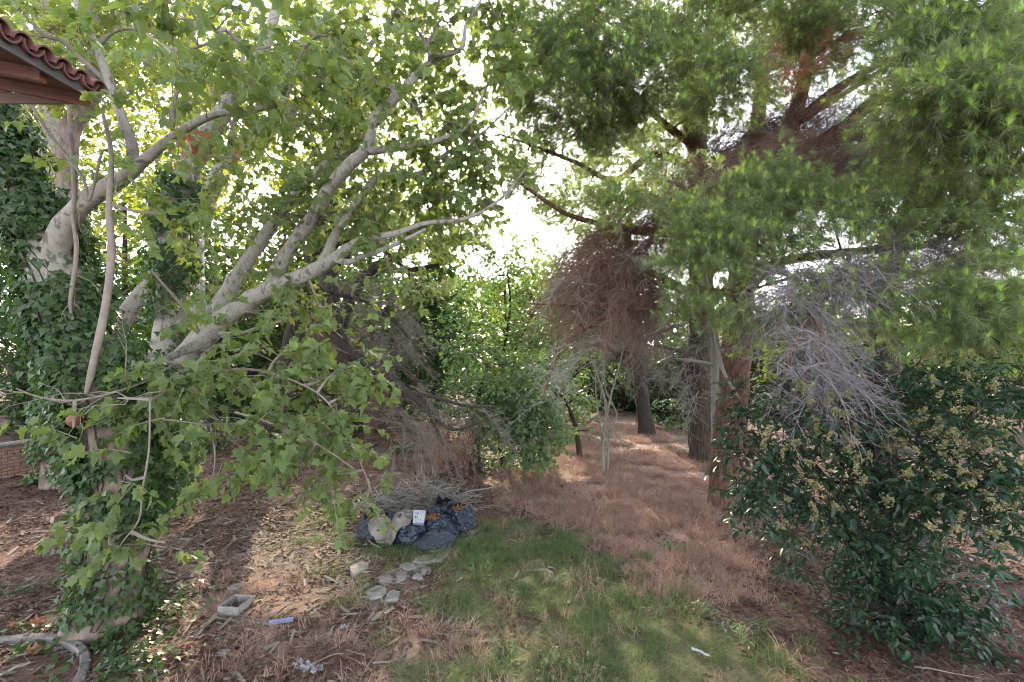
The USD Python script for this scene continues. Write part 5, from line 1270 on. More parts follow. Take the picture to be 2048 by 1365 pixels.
sprays_on(R2, [(1640, 200, 9.8, 100, 70, 0.8, 52), (1720, 240, 9.6, 90, 50, 0.7, 42), (1520, 230, 9.6, 60, 60, 0.5, 26), (1600, 330, 9.8, 130, 50, 0.6, 40), (1800, 280, 9, 80, 50, 0.6, 24)], 613, 'rust_twig', FINE, (0.5, 1.1), name='inner_twig_mass', dense=1.7)

# the pine whose bright boughs fill the right edge
R3, R3L = pine([(1776, 1060, 8.5, 72), (1766, 850, 8.5, 64), (1766, 720, 8.5, 58), (1772, 600, 8.5, 50), (1795, 480, 8.4, 44), (1845, 380, 8.2, 36), (1920, 290, 8.0, 28), (2010, 200, 7.8, 20), (2100, 60, 7.6, 10)],
    [[(1845, 385, 8.2, 26), (1880, 360, 8.0, 22), (1960, 350, 7.8, 16), (2070, 310, 7.5, 10)], [(1800, 470, 8.4, 18), (1900, 440, 8.1, 14), (2000, 420, 7.8, 11), (2090, 400, 7.6, 7)], [(1770, 560, 8.5, 15), (1880, 540, 8.2, 12), (2000, 535, 8.0, 9), (2100, 520, 7.8, 6)],
     [(1770, 610, 8.5, 13), (1900, 590, 8.2, 11), (2030, 585, 8.0, 8), (2120, 580, 7.8, 6)], [(1920, 290, 8.0, 18), (1890, 220, 7.4, 14), (1860, 160, 7.0, 10), (1800, 60, 6.8, 6)]],
    640, 'right hand pine rising behind the flowering shrub')
needles_on(R3, [(1900, 60, 6.6, 120, 80, 0.7, 66), (1990, 100, 6.2, 80, 90, 0.6, 52), (1950, 190, 5.8, 95, 70, 0.6, 56), (1870, 215, 6.0, 85, 55, 0.5, 44), (1960, 265, 5.9, 90, 30, 0.4, 26), (1820, 100, 6.9, 70, 60, 0.5, 26), (2030, 200, 5.8, 50, 90, 0.5, 28), (1760, 30, 7.2, 60, 40, 0.5, 16), (1920, -30, 6.6, 140, 40, 0.6, 28)], 641, centre=R3.base + [0, 3, 6], limbs=R3L)
needles_on(R3, [(1940, 380, 6.2, 80, 35, 0.4, 24), (2010, 350, 6.0, 60, 35, 0.4, 20), (1960, 440, 6.2, 80, 45, 0.4, 30), (1850, 420, 6.6, 80, 35, 0.4, 22), (2020, 450, 5.9, 50, 60, 0.4, 22), (1750, 430, 6.9, 70, 35, 0.4, 16), (1700, 400, 7.2, 50, 25, 0.3, 9), (1880, 330, 6.5, 60, 15, 0.3, 6)], 642, centre=R3.base + [0, 3, 3], limbs=R3L, dense=0.55)
sprays_on(R3, [(1800, 300, 8.2, 80, 30, 0.4, 16), (1900, 380, 8.0, 80, 40, 0.5, 16), (1950, 520, 8.0, 80, 40, 0.5, 26), (1850, 540, 8.2, 80, 40, 0.5, 20), (2010, 490, 7.6, 50, 40, 0.4, 14)], 643, 'mauve_twig', FINE, (0.5, 1.0), away=[0.5, 0, 0.1], name='dead_twig_mass')

# the grey trunk farther back, and its dead lower boughs
R1, R1L = pine([(1412, 918, 13.6, 66), (1402, 800, 13.6, 56), (1400, 700, 13.6, 50), (1404, 600, 13.6, 46), (1400, 500, 13.6, 44), (1395, 380, 13.6, 38), (1400, 250, 13.6, 30), (1415, 100, 13.6, 20), (1420, 0, 13.6, 12)],
    [[(1402, 600, 13.6, 20), (1340, 565, 13.4, 17), (1290, 540, 13.2, 12), (1240, 520, 13, 7)], [(1402, 650, 13.6, 18), (1350, 620, 13.2, 16), (1300, 570, 13, 11), (1260, 540, 12.8, 6)], [(1404, 560, 13.6, 16), (1450, 530, 13.2, 14), (1500, 545, 13, 9)], [(1402, 620, 13.6, 14), (1460, 570, 13.4, 11), (1520, 530, 13.2, 7)], [(1400, 710, 13.6, 10), (1350, 700, 13, 9), (1310, 690, 12.5, 6)],
     [(1395, 690, 12.2, 8), (1365, 720, 12, 8), (1372, 770, 11.9, 7), (1395, 830, 11.8, 5)]], 660, 'grey fissured pine trunk standing in the brown clearing', limb_bark='dark_bark')
needles_on(R1, [(1380, 200, 13.6, 90, 60, 1.5, 20), (1300, 280, 13.6, 80, 50, 1.2, 18), (1420, 60, 13.6, 150, 80, 1.6, 36)], 661, PINE_FAR, size=(1.0, 1.5), limbs=R1L, bark='dark_bark')
sprays_on(R1, [(1390, 720, 12.0, 35, 50, 0.3, 6), (1400, 790, 11.9, 30, 40, 0.3, 6), (1290, 660, 12.5, 50, 50, 0.5, 22), (1330, 600, 13, 60, 50, 0.6, 22), (1290, 740, 12.5, 50, 40, 0.5, 18)], 662, 'grey_twig', SPRAYS, (0.5, 1.0), name='dead_spray')
sprays_on(R1, [(1260, 640, 12.8, 60, 40, 0.6, 18), (1310, 610, 13.0, 60, 40, 0.5, 16)], 663, 'grey_twig', FINE, (0.6, 1.1), name='dead_twig_mass')

# dark pine with the short trunk in the middle of the clearing
M1, M1L = pine([(1293, 872, 17, 33), (1284, 800, 17, 28), (1276, 720, 17, 26), (1272, 650, 17, 27), (1262, 560, 17, 22), (1255, 470, 17, 14)],
    [[(1276, 730, 17, 14), (1220, 700, 16.5, 11), (1160, 690, 16, 7)], [(1274, 690, 17, 13), (1330, 660, 16.6, 10), (1370, 650, 16.4, 6)]], 680, 'short dark pine trunk standing farther back in the clearing', 'dark_bark', 'dark_bark')
sprays_on(M1, [(1280, 690, 16.5, 80, 40, 0.8, 26), (1200, 660, 16.2, 60, 40, 0.7, 12), (1260, 600, 16.8, 80, 50, 0.8, 26)], 681, 'grey_twig', FINE, (0.6, 1.0), name='dead_twig_mass')
needles_on(M1, [(1230, 500, 17, 90, 60, 1.2, 34), (1190, 440, 17, 80, 60, 1.0, 26), (1290, 420, 17, 80, 60, 1.0, 24), (1200, 560, 17, 60, 40, 0.8, 14), (1130, 430, 17, 60, 55, 1.0, 26), (1125, 520, 17, 50, 50, 0.8, 16)], 682, PINE_FAR, m='pine_needle', size=(1.0, 1.5), limbs=M1L, bark='dark_bark')

R4, R4L = pine([(1470, 889, 15.5, 46), (1478, 700, 15.5, 40), (1500, 400, 15.5, 34), (1530, 100, 15.5, 20)], [[(1500, 450, 15.5, 16), (1700, 380, 15, 12), (1850, 330, 14.8, 6)], [(1490, 520, 15.5, 16), (1450, 420, 15, 12), (1330, 360, 14.8, 6)], [(1510, 300, 15.5, 14), (1750, 150, 15, 10), (1900, 60, 15, 5)]], 684, 'farther pine whose crown closes the sky behind the big red one', 'pine_bark', 'dark_bark')
needles_on(R4, [(1250, 330, 15, 110, 60, 1.2, 30), (1330, 200, 15, 130, 100, 1.5, 42), (1180, 120, 15, 120, 100, 1.5, 34), (1600, 40, 15, 180, 60, 1.6, 30), (1980, 320, 15, 90, 40, 1.3, 8), (1950, 60, 15, 130, 90, 1.4, 20), (1700, 320, 15, 130, 40, 1, 6), (1100, 340, 15.4, 60, 50, 0.8, 10)], 685, PINE_FAR, size=(1.0, 1.6), limbs=R4L, bark='dark_bark')
sprays_on(R4, [(1650, 260, 15, 140, 70, 1.2, 34), (1500, 460, 15, 140, 50, 1.2, 30), (1850, 480, 14.5, 160, 50, 1.2, 30), (1700, 560, 14.5, 140, 40, 1.2, 26)], 686, 'grey_twig', FINE, (0.8, 1.5), name='dead_twig_mass')

# thin pale stem beside the big pine
S1, S1L = pine([(1434, 990, 10.4, 22), (1432, 800, 10.4, 19), (1430, 690, 10.4, 17), (1420, 610, 10.4, 15), (1405, 540, 10.4, 13), (1398, 440, 10.4, 9)],
    [[(1428, 670, 10.4, 9), (1405, 630, 10.3, 8), (1370, 600, 10.2, 5)], [(1431, 730, 10.4, 7), (1380, 722, 10.1, 6), (1350, 718, 10, 3)], [(1427, 640, 10.2, 9), (1440, 720, 9.3, 8), (1455, 760, 9.0, 7), (1478, 798, 8.8, 4)]], 690, 'thin pale grey stem left of the big red pine', 'lichen_twig', 'lichen_twig')
sprays_on(S1, [(1390, 500, 10.2, 40, 40, 0.4, 10)], 691, 'lichen_twig', SPRAYS, (0.4, 0.7))

# left: leaning dark pine, and the double pine behind it
L1, L1L = pine([(508, 958, 11.7, 58), (530, 880, 11.7, 48), (556, 800, 11.7, 45), (585, 700, 11.6, 42), (606, 600, 11.5, 40), (626, 520, 11.5, 36), (650, 400, 11.4, 32), (680, 250, 11.3, 24), (700, 100, 11.2, 16)],
    [[(602, 632, 11.4, 18), (655, 662, 11.0, 18), (700, 700, 10.7, 18), (755, 742, 10.4, 17), (820, 788, 10.1, 14), (862, 832, 9.9, 11), (885, 890, 9.8, 6)],
     [(818, 786, 10.1, 10), (870, 795, 10, 8), (930, 812, 10, 6), (1000, 815, 9.9, 3)], [(862, 830, 9.9, 9), (905, 860, 9.8, 7), (960, 845, 9.8, 5), (1000, 830, 9.8, 3)], [(740, 732, 10.4, 9), (800, 735, 10.3, 7), (840, 765, 10.2, 5)],
     [(700, 700, 10.7, 7), (650, 590, 10.7, 7), (620, 560, 10.6, 5)], [(612, 580, 11.5, 10), (680, 590, 11.2, 9), (760, 620, 11, 6), (840, 700, 10.8, 4)], [(620, 540, 11.5, 12), (700, 480, 11.4, 9), (790, 520, 11.2, 7), (850, 600, 11, 4)]],
    700, 'dark pine leaning right with a long grey bough sagging to the clearing', limb_bark='dark_bark')
sprays_on(L1, [(790, 640, 10.8, 50, 40, 0.5, 26), (770, 690, 10.6, 50, 40, 0.4, 20), (800, 850, 10.0, 60, 40, 0.4, 20), (860, 870, 9.8, 50, 40, 0.4, 20), (700, 560, 11.4, 60, 50, 0.5, 22), (780, 780, 10.2, 60, 40, 0.4, 18), (930, 830, 9.9, 60, 25, 0.4, 12), (650, 620, 11.4, 50, 50, 0.4, 14)], 701, 'grey_twig', FINE, (0.5, 1.0), away=[0.5, 0, 0], dense=0.8)
needles_on(L1, [(690, 180, 11.3, 110, 80, 1.2, 36), (620, 300, 11.4, 90, 60, 1.0, 20), (740, 420, 11.5, 90, 40, 0.9, 16)], 702, PINE_FAR, size=(0.9, 1.3), limbs=L1L, bark='dark_bark')
L2, L2L = pine([(730, 862, 17.5, 40), (705, 760, 17.4, 38), (668, 640, 17.2, 38), (660, 560, 17, 36), (664, 450, 17, 30), (690, 300, 17, 22), (700, 180, 17, 12)],
    [[(676, 660, 17.2, 28), (705, 590, 16.8, 24), (745, 540, 16.4, 22), (800, 512, 16, 17), (860, 485, 15.6, 12), (930, 470, 15.2, 7)], [(745, 540, 16.4, 14), (830, 540, 16, 11), (900, 520, 15.6, 7)], [(660, 540, 17, 15), (760, 470, 16.5, 12), (850, 455, 16, 7)]],
    710, 'double trunked dark pine behind the sagging grey bough', 'dark_bark', 'dark_bark')
needles_on(L2, [(925, 485, 15.2, 55, 30, 0.8, 34), (860, 510, 15.6, 60, 35, 0.8, 30), (800, 470, 16, 80, 35, 1.0, 28), (930, 440, 15.4, 50, 25, 0.7, 16), (740, 420, 16.6, 110, 60, 1.3, 34), (880, 560, 15.6, 40, 20, 0.6, 7)], 711, PINE_FAR, size=(0.8, 1.2), limbs=L2L, bark='dark_bark')
sprays_on(L2, [(740, 560, 16.4, 90, 50, 0.8, 40), (690, 640, 16.8, 70, 60, 0.7, 30), (820, 560, 16, 70, 30, 0.7, 20), (760, 800, 16, 60, 50, 0.8, 26)], 712, 'rust_twig', FINE, (0.7, 1.3), name='dead_twig_mass')

# ------------------------------------------------------------------ broadleaf bushes and trees
def broadleaf(name, cat, base, stems, blobs, seed, label, shape, leaf, m, bark='dark_bark', per=9, twig=0.5, single=0, tilt=0.55, droop=0.3, twig_r=0.005, link=0.3, shell=0.3, group=None):
    th = Thing(name, [base[0], base[1], 0], label, cat, group)
    ls_ = [limb(r, 8, 0.12, seed + k, 0.15) for k, r in enumerate(stems)]
    for k, l in enumerate(ls_):
        th.part('trunk' if k == 0 else 'limb', skin(l), M[bark], smooth=True)
    g = rng(seed)
    tw, p, x, nr, s = leafy(blobs, g, per, leaf, twig, ls_, shell=shell, tilt=tilt, droop=droop, twig_r=twig_r, link=link)
    th.part('leafy_twig', tw, M[bark], kind='stuff')
    leaves(th, 'leaf', shape, p, x, nr, s, M[m], single=single)
    return th, ls_

broadleaf('leafy_bush', 'bush', G(950, 940), [[(950, 947, 12.4, 24), (952, 880, 12.4, 18), (957, 800, 12.4, 10), (975, 730, 12.6, 5)], [(955, 820, 12.4, 12), (1000, 790, 12.1, 9), (1060, 780, 11.8, 6)], [(953, 860, 12.4, 10), (1000, 850, 12, 8), (1070, 860, 11.7, 5)], [(1000, 910, 14.2, 9), (1004, 740, 14.2, 7), (1020, 620, 14.2, 5), (1015, 540, 14.2, 3)], [(1004, 760, 14.2, 6), (1050, 660, 14.2, 4), (1085, 590, 14.2, 3)]],
          [(a, b, Y, rx, ry, rd, int(n * 2.6)) for a, b, Y, rx, ry, rd, n in [(1030, 820, 11.8, 80, 40, 0.8, 60), (1080, 860, 11.7, 50, 50, 0.6, 42), (1000, 850, 11.8, 60, 40, 0.7, 34), (950, 790, 12, 60, 40, 0.7, 30), (1040, 780, 12, 70, 40, 0.7, 36), (1060, 900, 11.7, 30, 30, 0.4, 12), (980, 730, 13.2, 70, 40, 0.8, 34), (1000, 660, 14, 80, 60, 0.8, 24), (1000, 590, 14.2, 80, 60, 0.8, 18), (1070, 600, 14.2, 60, 60, 0.8, 16), (1080, 700, 13.6, 60, 60, 0.8, 34), (1040, 530, 14.4, 60, 45, 0.7, 20), (930, 670, 13.8, 60, 60, 0.7, 28), (1120, 650, 14, 50, 60, 0.6, 24), (960, 560, 14.2, 40, 50, 0.5, 12)]],
          720, 'mid green leafy bush spilling into the middle of the clearing', ROUND, 0.115, 'bush_leaf', single=300, twig=0.4, per=10)
broadleaf('leafy_bush', 'bush', P(1160, 860, 13.8) * [1, 1, 0], [[(1160, 915, 13.8, 12), (1150, 850, 13.8, 9), (1130, 800, 13.8, 6)]],
          [(1140, 840, 13.6, 45, 35, 0.5, 18), (1170, 870, 13.4, 30, 22, 0.4, 10), (1110, 780, 14, 40, 40, 0.5, 14)], 728, 'low dull green bush right of the central leafy bush', ROUND, 0.11, 'bush_leaf', twig=0.4, per=9)
broadleaf('leafy_bush', 'bush', P(900, 880, 13.2) * [1, 1, 0], [[(890, 925, 13.2, 10), (895, 880, 13.2, 8), (900, 830, 13.2, 5)]], [(880, 800, 13.2, 60, 35, 0.6, 26), (900, 850, 13, 60, 35, 0.6, 20), (960, 915, 12.2, 45, 18, 0.4, 12)], 729, 'low shadowed bush under the sagging grey bough', ROUND, 0.11, 'dark_leaf', twig=0.4, per=9)
# dry brown shrub beside the bush
db = Thing('dead_shrub', G(915, 938), 'rust brown dead shrub at the left foot of the leafy bush', 'shrub')
g = rng(731)
cl = blob([(880, 880, 11.9, 35, 40, 0.3, 30), (935, 890, 11.7, 30, 40, 0.3, 28), (905, 910, 11.8, 50, 22, 0.3, 20)], g)[0]
db.part('stem', join([tube(np.array([np.r_[db.base + [g.normal(0, .1), 0, 0], .008], np.r_[(db.base + c) / 2 + g.normal(0, .1, 3), .006], np.r_[c, .003]]), 3) for c in cl]), M['rust_twig'], kind='stuff')
n = 26
lp = np.repeat(cl, n, 0) + g.normal(0, 1, (len(cl) * n, 3)) * [0.05, 0.05, 0.13]
db.part('foliage', batch(CURL, lp, g.normal(0, 0.4, (len(lp), 3)) - [0, 0, 1], g.normal(size=(len(lp), 3)), g.uniform(0.03, 0.07, len(lp))), M['dead_leaf'], kind='stuff')
# lichen-grey dead shrub in the clearing
ds = Thing('dead_shrub', G(1210, 950), 'bare lichen grey shrub of thin upright stems in the clearing', 'shrub')
DS = [[(1208, 950, 12, 12), (1205, 880, 12, 10), (1210, 820, 12, 9), (1206, 760, 12, 7), (1190, 720, 12, 5), (1172, 690, 12, 3)], [(1212, 950, 12, 10), (1213, 880, 12, 8), (1216, 800, 12, 7), (1225, 740, 11.9, 6), (1255, 690, 11.8, 5), (1290, 650, 11.6, 3)],
      [(1210, 945, 12.1, 9), (1222, 870, 12.1, 7), (1223, 830, 12.1, 6), (1215, 780, 12.1, 5), (1200, 700, 12.1, 3)], [(1206, 930, 12, 7), (1200, 850, 12, 6), (1203, 790, 12, 5), (1190, 750, 12, 4)], [(1210, 900, 12, 6), (1222, 860, 12, 5), (1236, 880, 12, 4), (1270, 892, 12, 3)], [(1207, 800, 12, 5), (1208, 740, 12, 4), (1202, 690, 12, 3)], [(1216, 800, 12, 5), (1222, 840, 11.9, 5), (1232, 875, 11.9, 3)]]
gds = rng(739)
DS = [[(a + gds.normal(0, 5), b, Y + gds.normal(0, 0.06), w * 0.55) for a, b, Y, w in r] for r in DS]
dl = [limb(r, 6, 0.15, 740 + k, 0.1) for k, r in enumerate(DS)]
for l in dl:
    ds.part('stem', skin(l), M['lichen_twig'], smooth=True)
ds.part('bare_twig', limb_sprouts(dl, rng(741), 90, 0.5, 0.006, 0.1), M['lichen_twig'], kind='stuff')
# the flowering privet
PV = Thing('flowering_shrub', G(1760, 1190), 'big dark glossy shrub with cream flower panicles at right', 'shrub')
PS = [[(1770, 1195, 6.2, 34), (1765, 1080, 6.2, 28), (1750, 950, 6.2, 22), (1720, 820, 6.2, 15), (1700, 730, 6.2, 7)], [(1768, 1130, 6.2, 20), (1680, 1000, 6.1, 15), (1590, 880, 6.1, 10), (1540, 800, 6.1, 5)], [(1766, 1080, 6.2, 20), (1850, 960, 6.0, 15), (1930, 850, 5.8, 9), (1990, 760, 5.8, 5)],
      [(1768, 1100, 6.2, 16), (1880, 1010, 5.6, 12), (1980, 960, 5.0, 8), (2060, 930, 4.8, 5)], [(1766, 1120, 6.2, 14), (1640, 1020, 5.9, 10), (1520, 960, 5.9, 7), (1480, 930, 6, 4)], [(1770, 1180, 6.2, 14), (1780, 1200, 5.7, 11), (1790, 1240, 5.4, 7)], [(1772, 1170, 6.2, 10), (1860, 1190, 5.7, 8), (1940, 1250, 5.4, 4)]]
PVL = [limb(r, 8, 0.12, 750 + k, 0.1) for k, r in enumerate(PS)]
for k, l in enumerate(PVL):
    PV.part('trunk' if k == 0 else 'limb', skin(l), M['dark_bark'], smooth=True)
PB_ = [(1560, 830, 6.0, 100, 90, 0.7, 66), (1500, 900, 6.0, 55, 70, 0.5, 32), (1680, 830, 6.0, 120, 80, 0.7, 62), (1800, 790, 6.0, 110, 70, 0.7, 54), (1920, 800, 5.7, 110, 80, 0.7, 60), (2020, 760, 5.6, 60, 60, 0.6, 28), (1680, 960, 5.8, 130, 80, 0.7, 66), (1560, 980, 5.9, 70, 60, 0.5, 32), (1800, 920, 5.7, 110, 80, 0.7, 56),
       (1900, 950, 5.2, 90, 70, 0.6, 44), (1930, 1040, 4.7, 70, 50, 0.4, 26), (1990, 930, 5.0, 70, 70, 0.5, 32), (1620, 1050, 5.9, 70, 35, 0.4, 14), (1760, 1040, 5.8, 100, 60, 0.5, 40), (2040, 1010, 5.0, 35, 70, 0.4, 14), (1560, 1085, 5.9, 22, 22, 0.2, 4), (1490, 980, 6, 30, 40, 0.3, 8), (1720, 745, 6.2, 80, 40, 0.5, 22)]
g = rng(760)
PB_ = [(a, b, Y, rx, ry, rd, int(n * 1.3)) for a, b, Y, rx, ry, rd, n in PB_]
tw, lp, lx, ln_, ls = leafy(PB_, g, 11, 0.098, 0.34, PVL, shell=0.25, tilt=0.6, droop=0.35, twig_r=0.0035)
PLOW = [(1760, 1130, 5.7, 75, 70, 0.45, 42), (1830, 1130, 5.6, 80, 60, 0.45, 42), (1770, 1220, 5.4, 85, 60, 0.4, 46), (1880, 1200, 5.4, 80, 50, 0.4, 38), (1940, 1260, 5.3, 60, 35, 0.35, 20), (1800, 1290, 5.2, 70, 25, 0.3, 16), (1690, 1110, 5.9, 40, 30, 0.3, 8), (1640, 1170, 5.9, 30, 30, 0.3, 4), (1730, 1270, 5.2, 40, 25, 0.25, 9)]
PLOW = [(a, b, Y, rx, ry, rd, int(n * 1.3)) for a, b, Y, rx, ry, rd, n in PLOW]
tw2, lp2, lx2, ln2, ls2 = leafy(PLOW, g, 11, 0.098, 0.32, PVL, shell=0.2, tilt=0.6, droop=0.35, twig_r=0.0035)
PV.part('leafy_twig', join([tw, tw2]), M['dark_bark'], kind='stuff')
leaves(PV, 'leaf', OVAL, np.vstack([lp, lp2]), np.vstack([lx, lx2]), np.vstack([ln_, ln2]), np.r_[ls, ls2], M['privet_leaf'], single=300)
def panicle(c, d, size, g):
    n = 46
    t = g.random(n) ** 0.8
    p = c + np.outer(t * size, d) + g.normal(0, 1, (n, 3)) * (0.20 * size * (1.15 - t))[:, None]
    return batch((np.array([[0, -0.5, 0], [0, 0.5, 0], [1, 0, 0.3], [0.3, 0, -0.5]]), np.array([[0, 1, 2], [0, 2, 3], [1, 3, 2]])), p, g.normal(size=(n, 3)), g.normal(size=(n, 3)), g.uniform(0.014, 0.026, n))
c, d, ids = blob([(a, b, Y - rd * 0.35, rx * 1.05, ry * 1.05, rd, int(nn * 0.5)) for a, b, Y, rx, ry, rd, nn in PB_], g, 0.85)
k = (d[:, 1] < 0.25); c, d = c[k], d[k]
k = np.argsort(c[:, 1])[:190]
for q in k:
    PV.part('flower_panicle', panicle(c[q], unit(d[q] * 0.6 + g.normal(0, 0.3, 3) + [0, 0, 0.55]), g.uniform(0.07, 0.16), g), M['flower'])

# ------------------------------------------------------------------ background trees and undergrowth
def far_tree(px, Y, top, width, seed, label, m='far_leaf', low=None, leaf=0.26, dense=1.0, bark='dark_bark', name='background_tree', cat='tree', group=None, lean=0):
    g = rng(seed)
    foot = CY + CAM_Z * F / Y
    low = low if low is not None else foot - 0.35 * (foot - top)
    stems = [[(px, foot + 2, Y, width * 0.07 + 8), (px + lean * 0.3, (foot + low) / 2, Y, width * 0.055 + 6), (px + lean * 0.6, low, Y, width * 0.05 + 5), (px + lean, top + 0.25 * (low - top), Y, 4)]]
    for q in range(4):
        s = g.choice([-1, 1]); yy = low - g.uniform(0, 0.5) * (low - top)
        stems.append([(px + lean * 0.5, yy + 30, Y, 8), (px + lean * 0.5 + s * width * 0.2, yy - 10, Y + g.normal(0, .6), 5), (px + lean * 0.5 + s * width * 0.4, yy - 40, Y + g.normal(0, 1), 3)])
    bl = []
    nb = 8
    for q in range(nb):
        t = (q + 0.5) / nb
        wr = width * 0.5 * math.sqrt(max(0.12, 1 - (2 * t - 0.85) ** 2))
        bl.append((px + lean * 0.6 + g.normal(0, 0.25) * width * 0.5 * (1 - 0.4 * t), low - t * (low - top) * 0.92, Y + g.normal(0, 0.6), wr * g.uniform(0.6, 0.85), (low - top) * 0.17, wr * 0.7 * Y / F, int(34 * dense)))
    return broadleaf(name, cat, P(px, foot, Y), stems, bl, seed, label, ROUND if m != 'plane_far' else PLANE_LOW, leaf, m, bark, per=9, twig=leaf * 3.6, twig_r=0.008, link=0.15, shell=0.35, group=group)

far_tree(870, 19, 480, 190, 801, 'dark evergreen tree with a rounded top, left of the leafy bush', 'dark_leaf', 800, 0.20, 2.0)
far_tree(790, 22, 560, 190, 802, 'dull dark tree between the double pine and the evergreen', 'dark_leaf', 800, 0.22, 1.4)
far_tree(1110, 20, 540, 190, 803, 'pale green tree rising behind the leafy bush', 'bush_leaf', 830, 0.20, 1.5)
far_tree(1010, 23, 470, 200, 804, 'tall light green tree at the sky gap', 'far_leaf', 830, 0.22, 1.2)
far_tree(1180, 25, 620, 190, 805, 'shaded tree at the mouth of the far path', 'dark_leaf', 830, 0.24, 1.3)
far_tree(690, 25, 540, 220, 806, 'sunlit yellow green tree behind the double pine', 'far_leaf', 850, 0.26, 1.2)
far_tree(560, 23, 560, 200, 807, 'yellow green tree behind the leaning dark pine', 'far_leaf', 850, 0.25, 1.2)
far_tree(450, 21, 560, 210, 808, 'dull green tree left of the leaning dark pine', 'dark_leaf', 870, 0.22, 1.4)
far_tree(330, 24, 520, 220, 809, 'pale undergrowth tree behind the second ivy column', 'far_leaf', 880, 0.26, 1.2)
far_tree(200, 19, 480, 220, 810, 'shadowed tree filling between the two ivy columns', 'dark_leaf', 880, 0.2, 1.5)
far_tree(40, 17, 380, 240, 811, 'dark leafy tree at the left edge above the brick wall', 'dark_leaf', 880, 0.18, 1.7)
far_tree(-90, 22, 300, 260, 812, 'tall shaded tree cut by the left edge', 'far_leaf', 860, 0.24, 1.2)
far_tree(1345, 21, 690, 130, 813, 'ivy dark arching tree right of the short pine trunk', 'dark_leaf', 830, 0.20, 1.6)
far_tree(1255, 23, 680, 120, 814, 'dark tree left of the short pine trunk', 'dark_leaf', 800, 0.22, 1.4)
far_tree(1480, 24, 640, 150, 815, 'low green tree behind the thin pale stem', 'far_leaf', 830, 0.24, 1.2)
far_tree(1600, 20, 600, 180, 816, 'yellow lit tree seen through the mauve twigs', 'far_leaf', 830, 0.22, 1.3)
far_tree(1730, 22, 650, 170, 817, 'bright yellow green tree above the flowering shrub', 'far_leaf', 820, 0.24, 1.4)
far_tree(1880, 19, 660, 190, 818, 'dark green tree behind the right of the flowering shrub', 'dark_leaf', 830, 0.2, 1.5)
far_tree(2030, 21, 650, 200, 819, 'green tree cut by the right edge behind the shrub', 'far_leaf', 840, 0.22, 1.3)
far_tree(1190, 34, 560, 150, 820, 'far tree standing over the end of the path', 'far_leaf', 760, 0.34, 1.2)
far_tree(1380, 40, 600, 170, 821, 'farther tree beyond the grey pine trunk', 'far_leaf', 745, 0.38, 1.1)
far_tree(60, 25, 170, 300, 831, 'tall shadowed tree far left behind the ivy trunk', 'dark_leaf', 760, 0.30, 1.8)
far_tree(250, 28, 230, 280, 832, 'tall dim tree behind the crooked plane trunk', 'far_leaf', 740, 0.32, 1.6)
far_tree(400, 26, 280, 260, 833, 'dusky tree behind the white leaning trunk', 'dark_leaf', 760, 0.30, 1.7)
far_tree(570, 29, 330, 240, 834, 'dusky tree behind the forked white limbs', 'far_leaf', 760, 0.32, 1.6)
far_tree(740, 31, 400, 220, 835, 'dusky distant tree left of the dark evergreen', 'dark_leaf', 760, 0.32, 1.5)
far_tree(640, 32, 470, 240, 822, 'tall distant tree behind the double pine', 'far_leaf', 780, 0.34, 1.1)
far_tree(430, 32, 430, 260, 823, 'tall distant tree far behind the white leaning trunk', 'far_leaf', 780, 0.34, 1.1)
far_tree(880, 36, 500, 200, 824, 'distant tree behind the dark evergreen', 'far_leaf', 770, 0.36, 1.1)
far_tree(1060, 42, 540, 180, 825, 'distant tree below the sky gap', 'far_leaf', 750, 0.4, 1.1)
# a far hedge closes the view at the horizon
g = rng(830)
n = 9000
a = g.uniform(-0.95, 1.15, n)
Yh = g.uniform(46, 54, n)
top = np.where(a < 0.3, 9.5, 5.2) * (0.65 + 0.7 * meshkit.fbm(np.c_[a * 14, 0 * a, 0 * a], 3, 7))
p = np.c_[a * Yh, Yh, g.random(n) ** 0.8 * top]
x, nr = leaf_pose(n, g, tilt=0.8)
single('far_hedge', batch(ROUND, p, x, nr, g.uniform(0.8, 1.5, n)), M['far_leaf'], 'far wood closing the view along the horizon', 'hedge', kind='stuff')
# undergrowth
def low_bush(px, py, w, h, seed, label, m='dark_leaf', leaf=0.12, n=26, name='low_bush'):
    Y = CAM_Z * F / (py - CY)
    broadleaf(name, 'bush', P(px, py, Y), [[(px, py + 2, Y, 8), (px + 4, py - h * 0.4, Y, 6), (px, py - h * 0.8, Y, 3)]], [(px - w * 0.2, py - h * 0.5, Y, w * 0.35, h * 0.45, w * 0.4 * Y / F, n), (px + w * 0.2, py - h * 0.45, Y - 0.1, w * 0.35, h * 0.4, w * 0.4 * Y / F, n)], seed, label, ROUND, leaf, m, per=9, twig=leaf * 3.2, link=0.4)
low_bush(1000, 935, 90, 40, 850, 'small green bush on the ground before the central bush', 'bush_leaf', 0.09, 14)
low_bush(1190, 815, 80, 60, 851, 'green low bush left of the lit path', 'bush_leaf', 0.14)
low_bush(1250, 800, 70, 70, 852, 'shaded low bush right of the lit path', 'dark_leaf', 0.14)
low_bush(1360, 860, 90, 70, 853, 'grey green low bush left of the grey pine trunk', 'bush_leaf', 0.12)
low_bush(430, 905, 120, 70, 854, 'leafy undergrowth left of the leaning dark pine foot', 'dark_leaf', 0.12)
low_bush(620, 880, 150, 80, 855, 'undergrowth between the leaning pine and double pine', 'dark_leaf', 0.13, 30)
low_bush(760, 850, 120, 90, 856, 'dark undergrowth at the foot of the double pine', 'dark_leaf', 0.14, 30)
low_bush(350, 905, 110, 110, 857, 'undergrowth beside the second ivy column', 'dark_leaf', 0.12, 30)
low_bush(130, 930, 110, 70, 858, 'ivy green undergrowth at the right end of the brick wall', 'ivy_leaf', 0.12, 26)
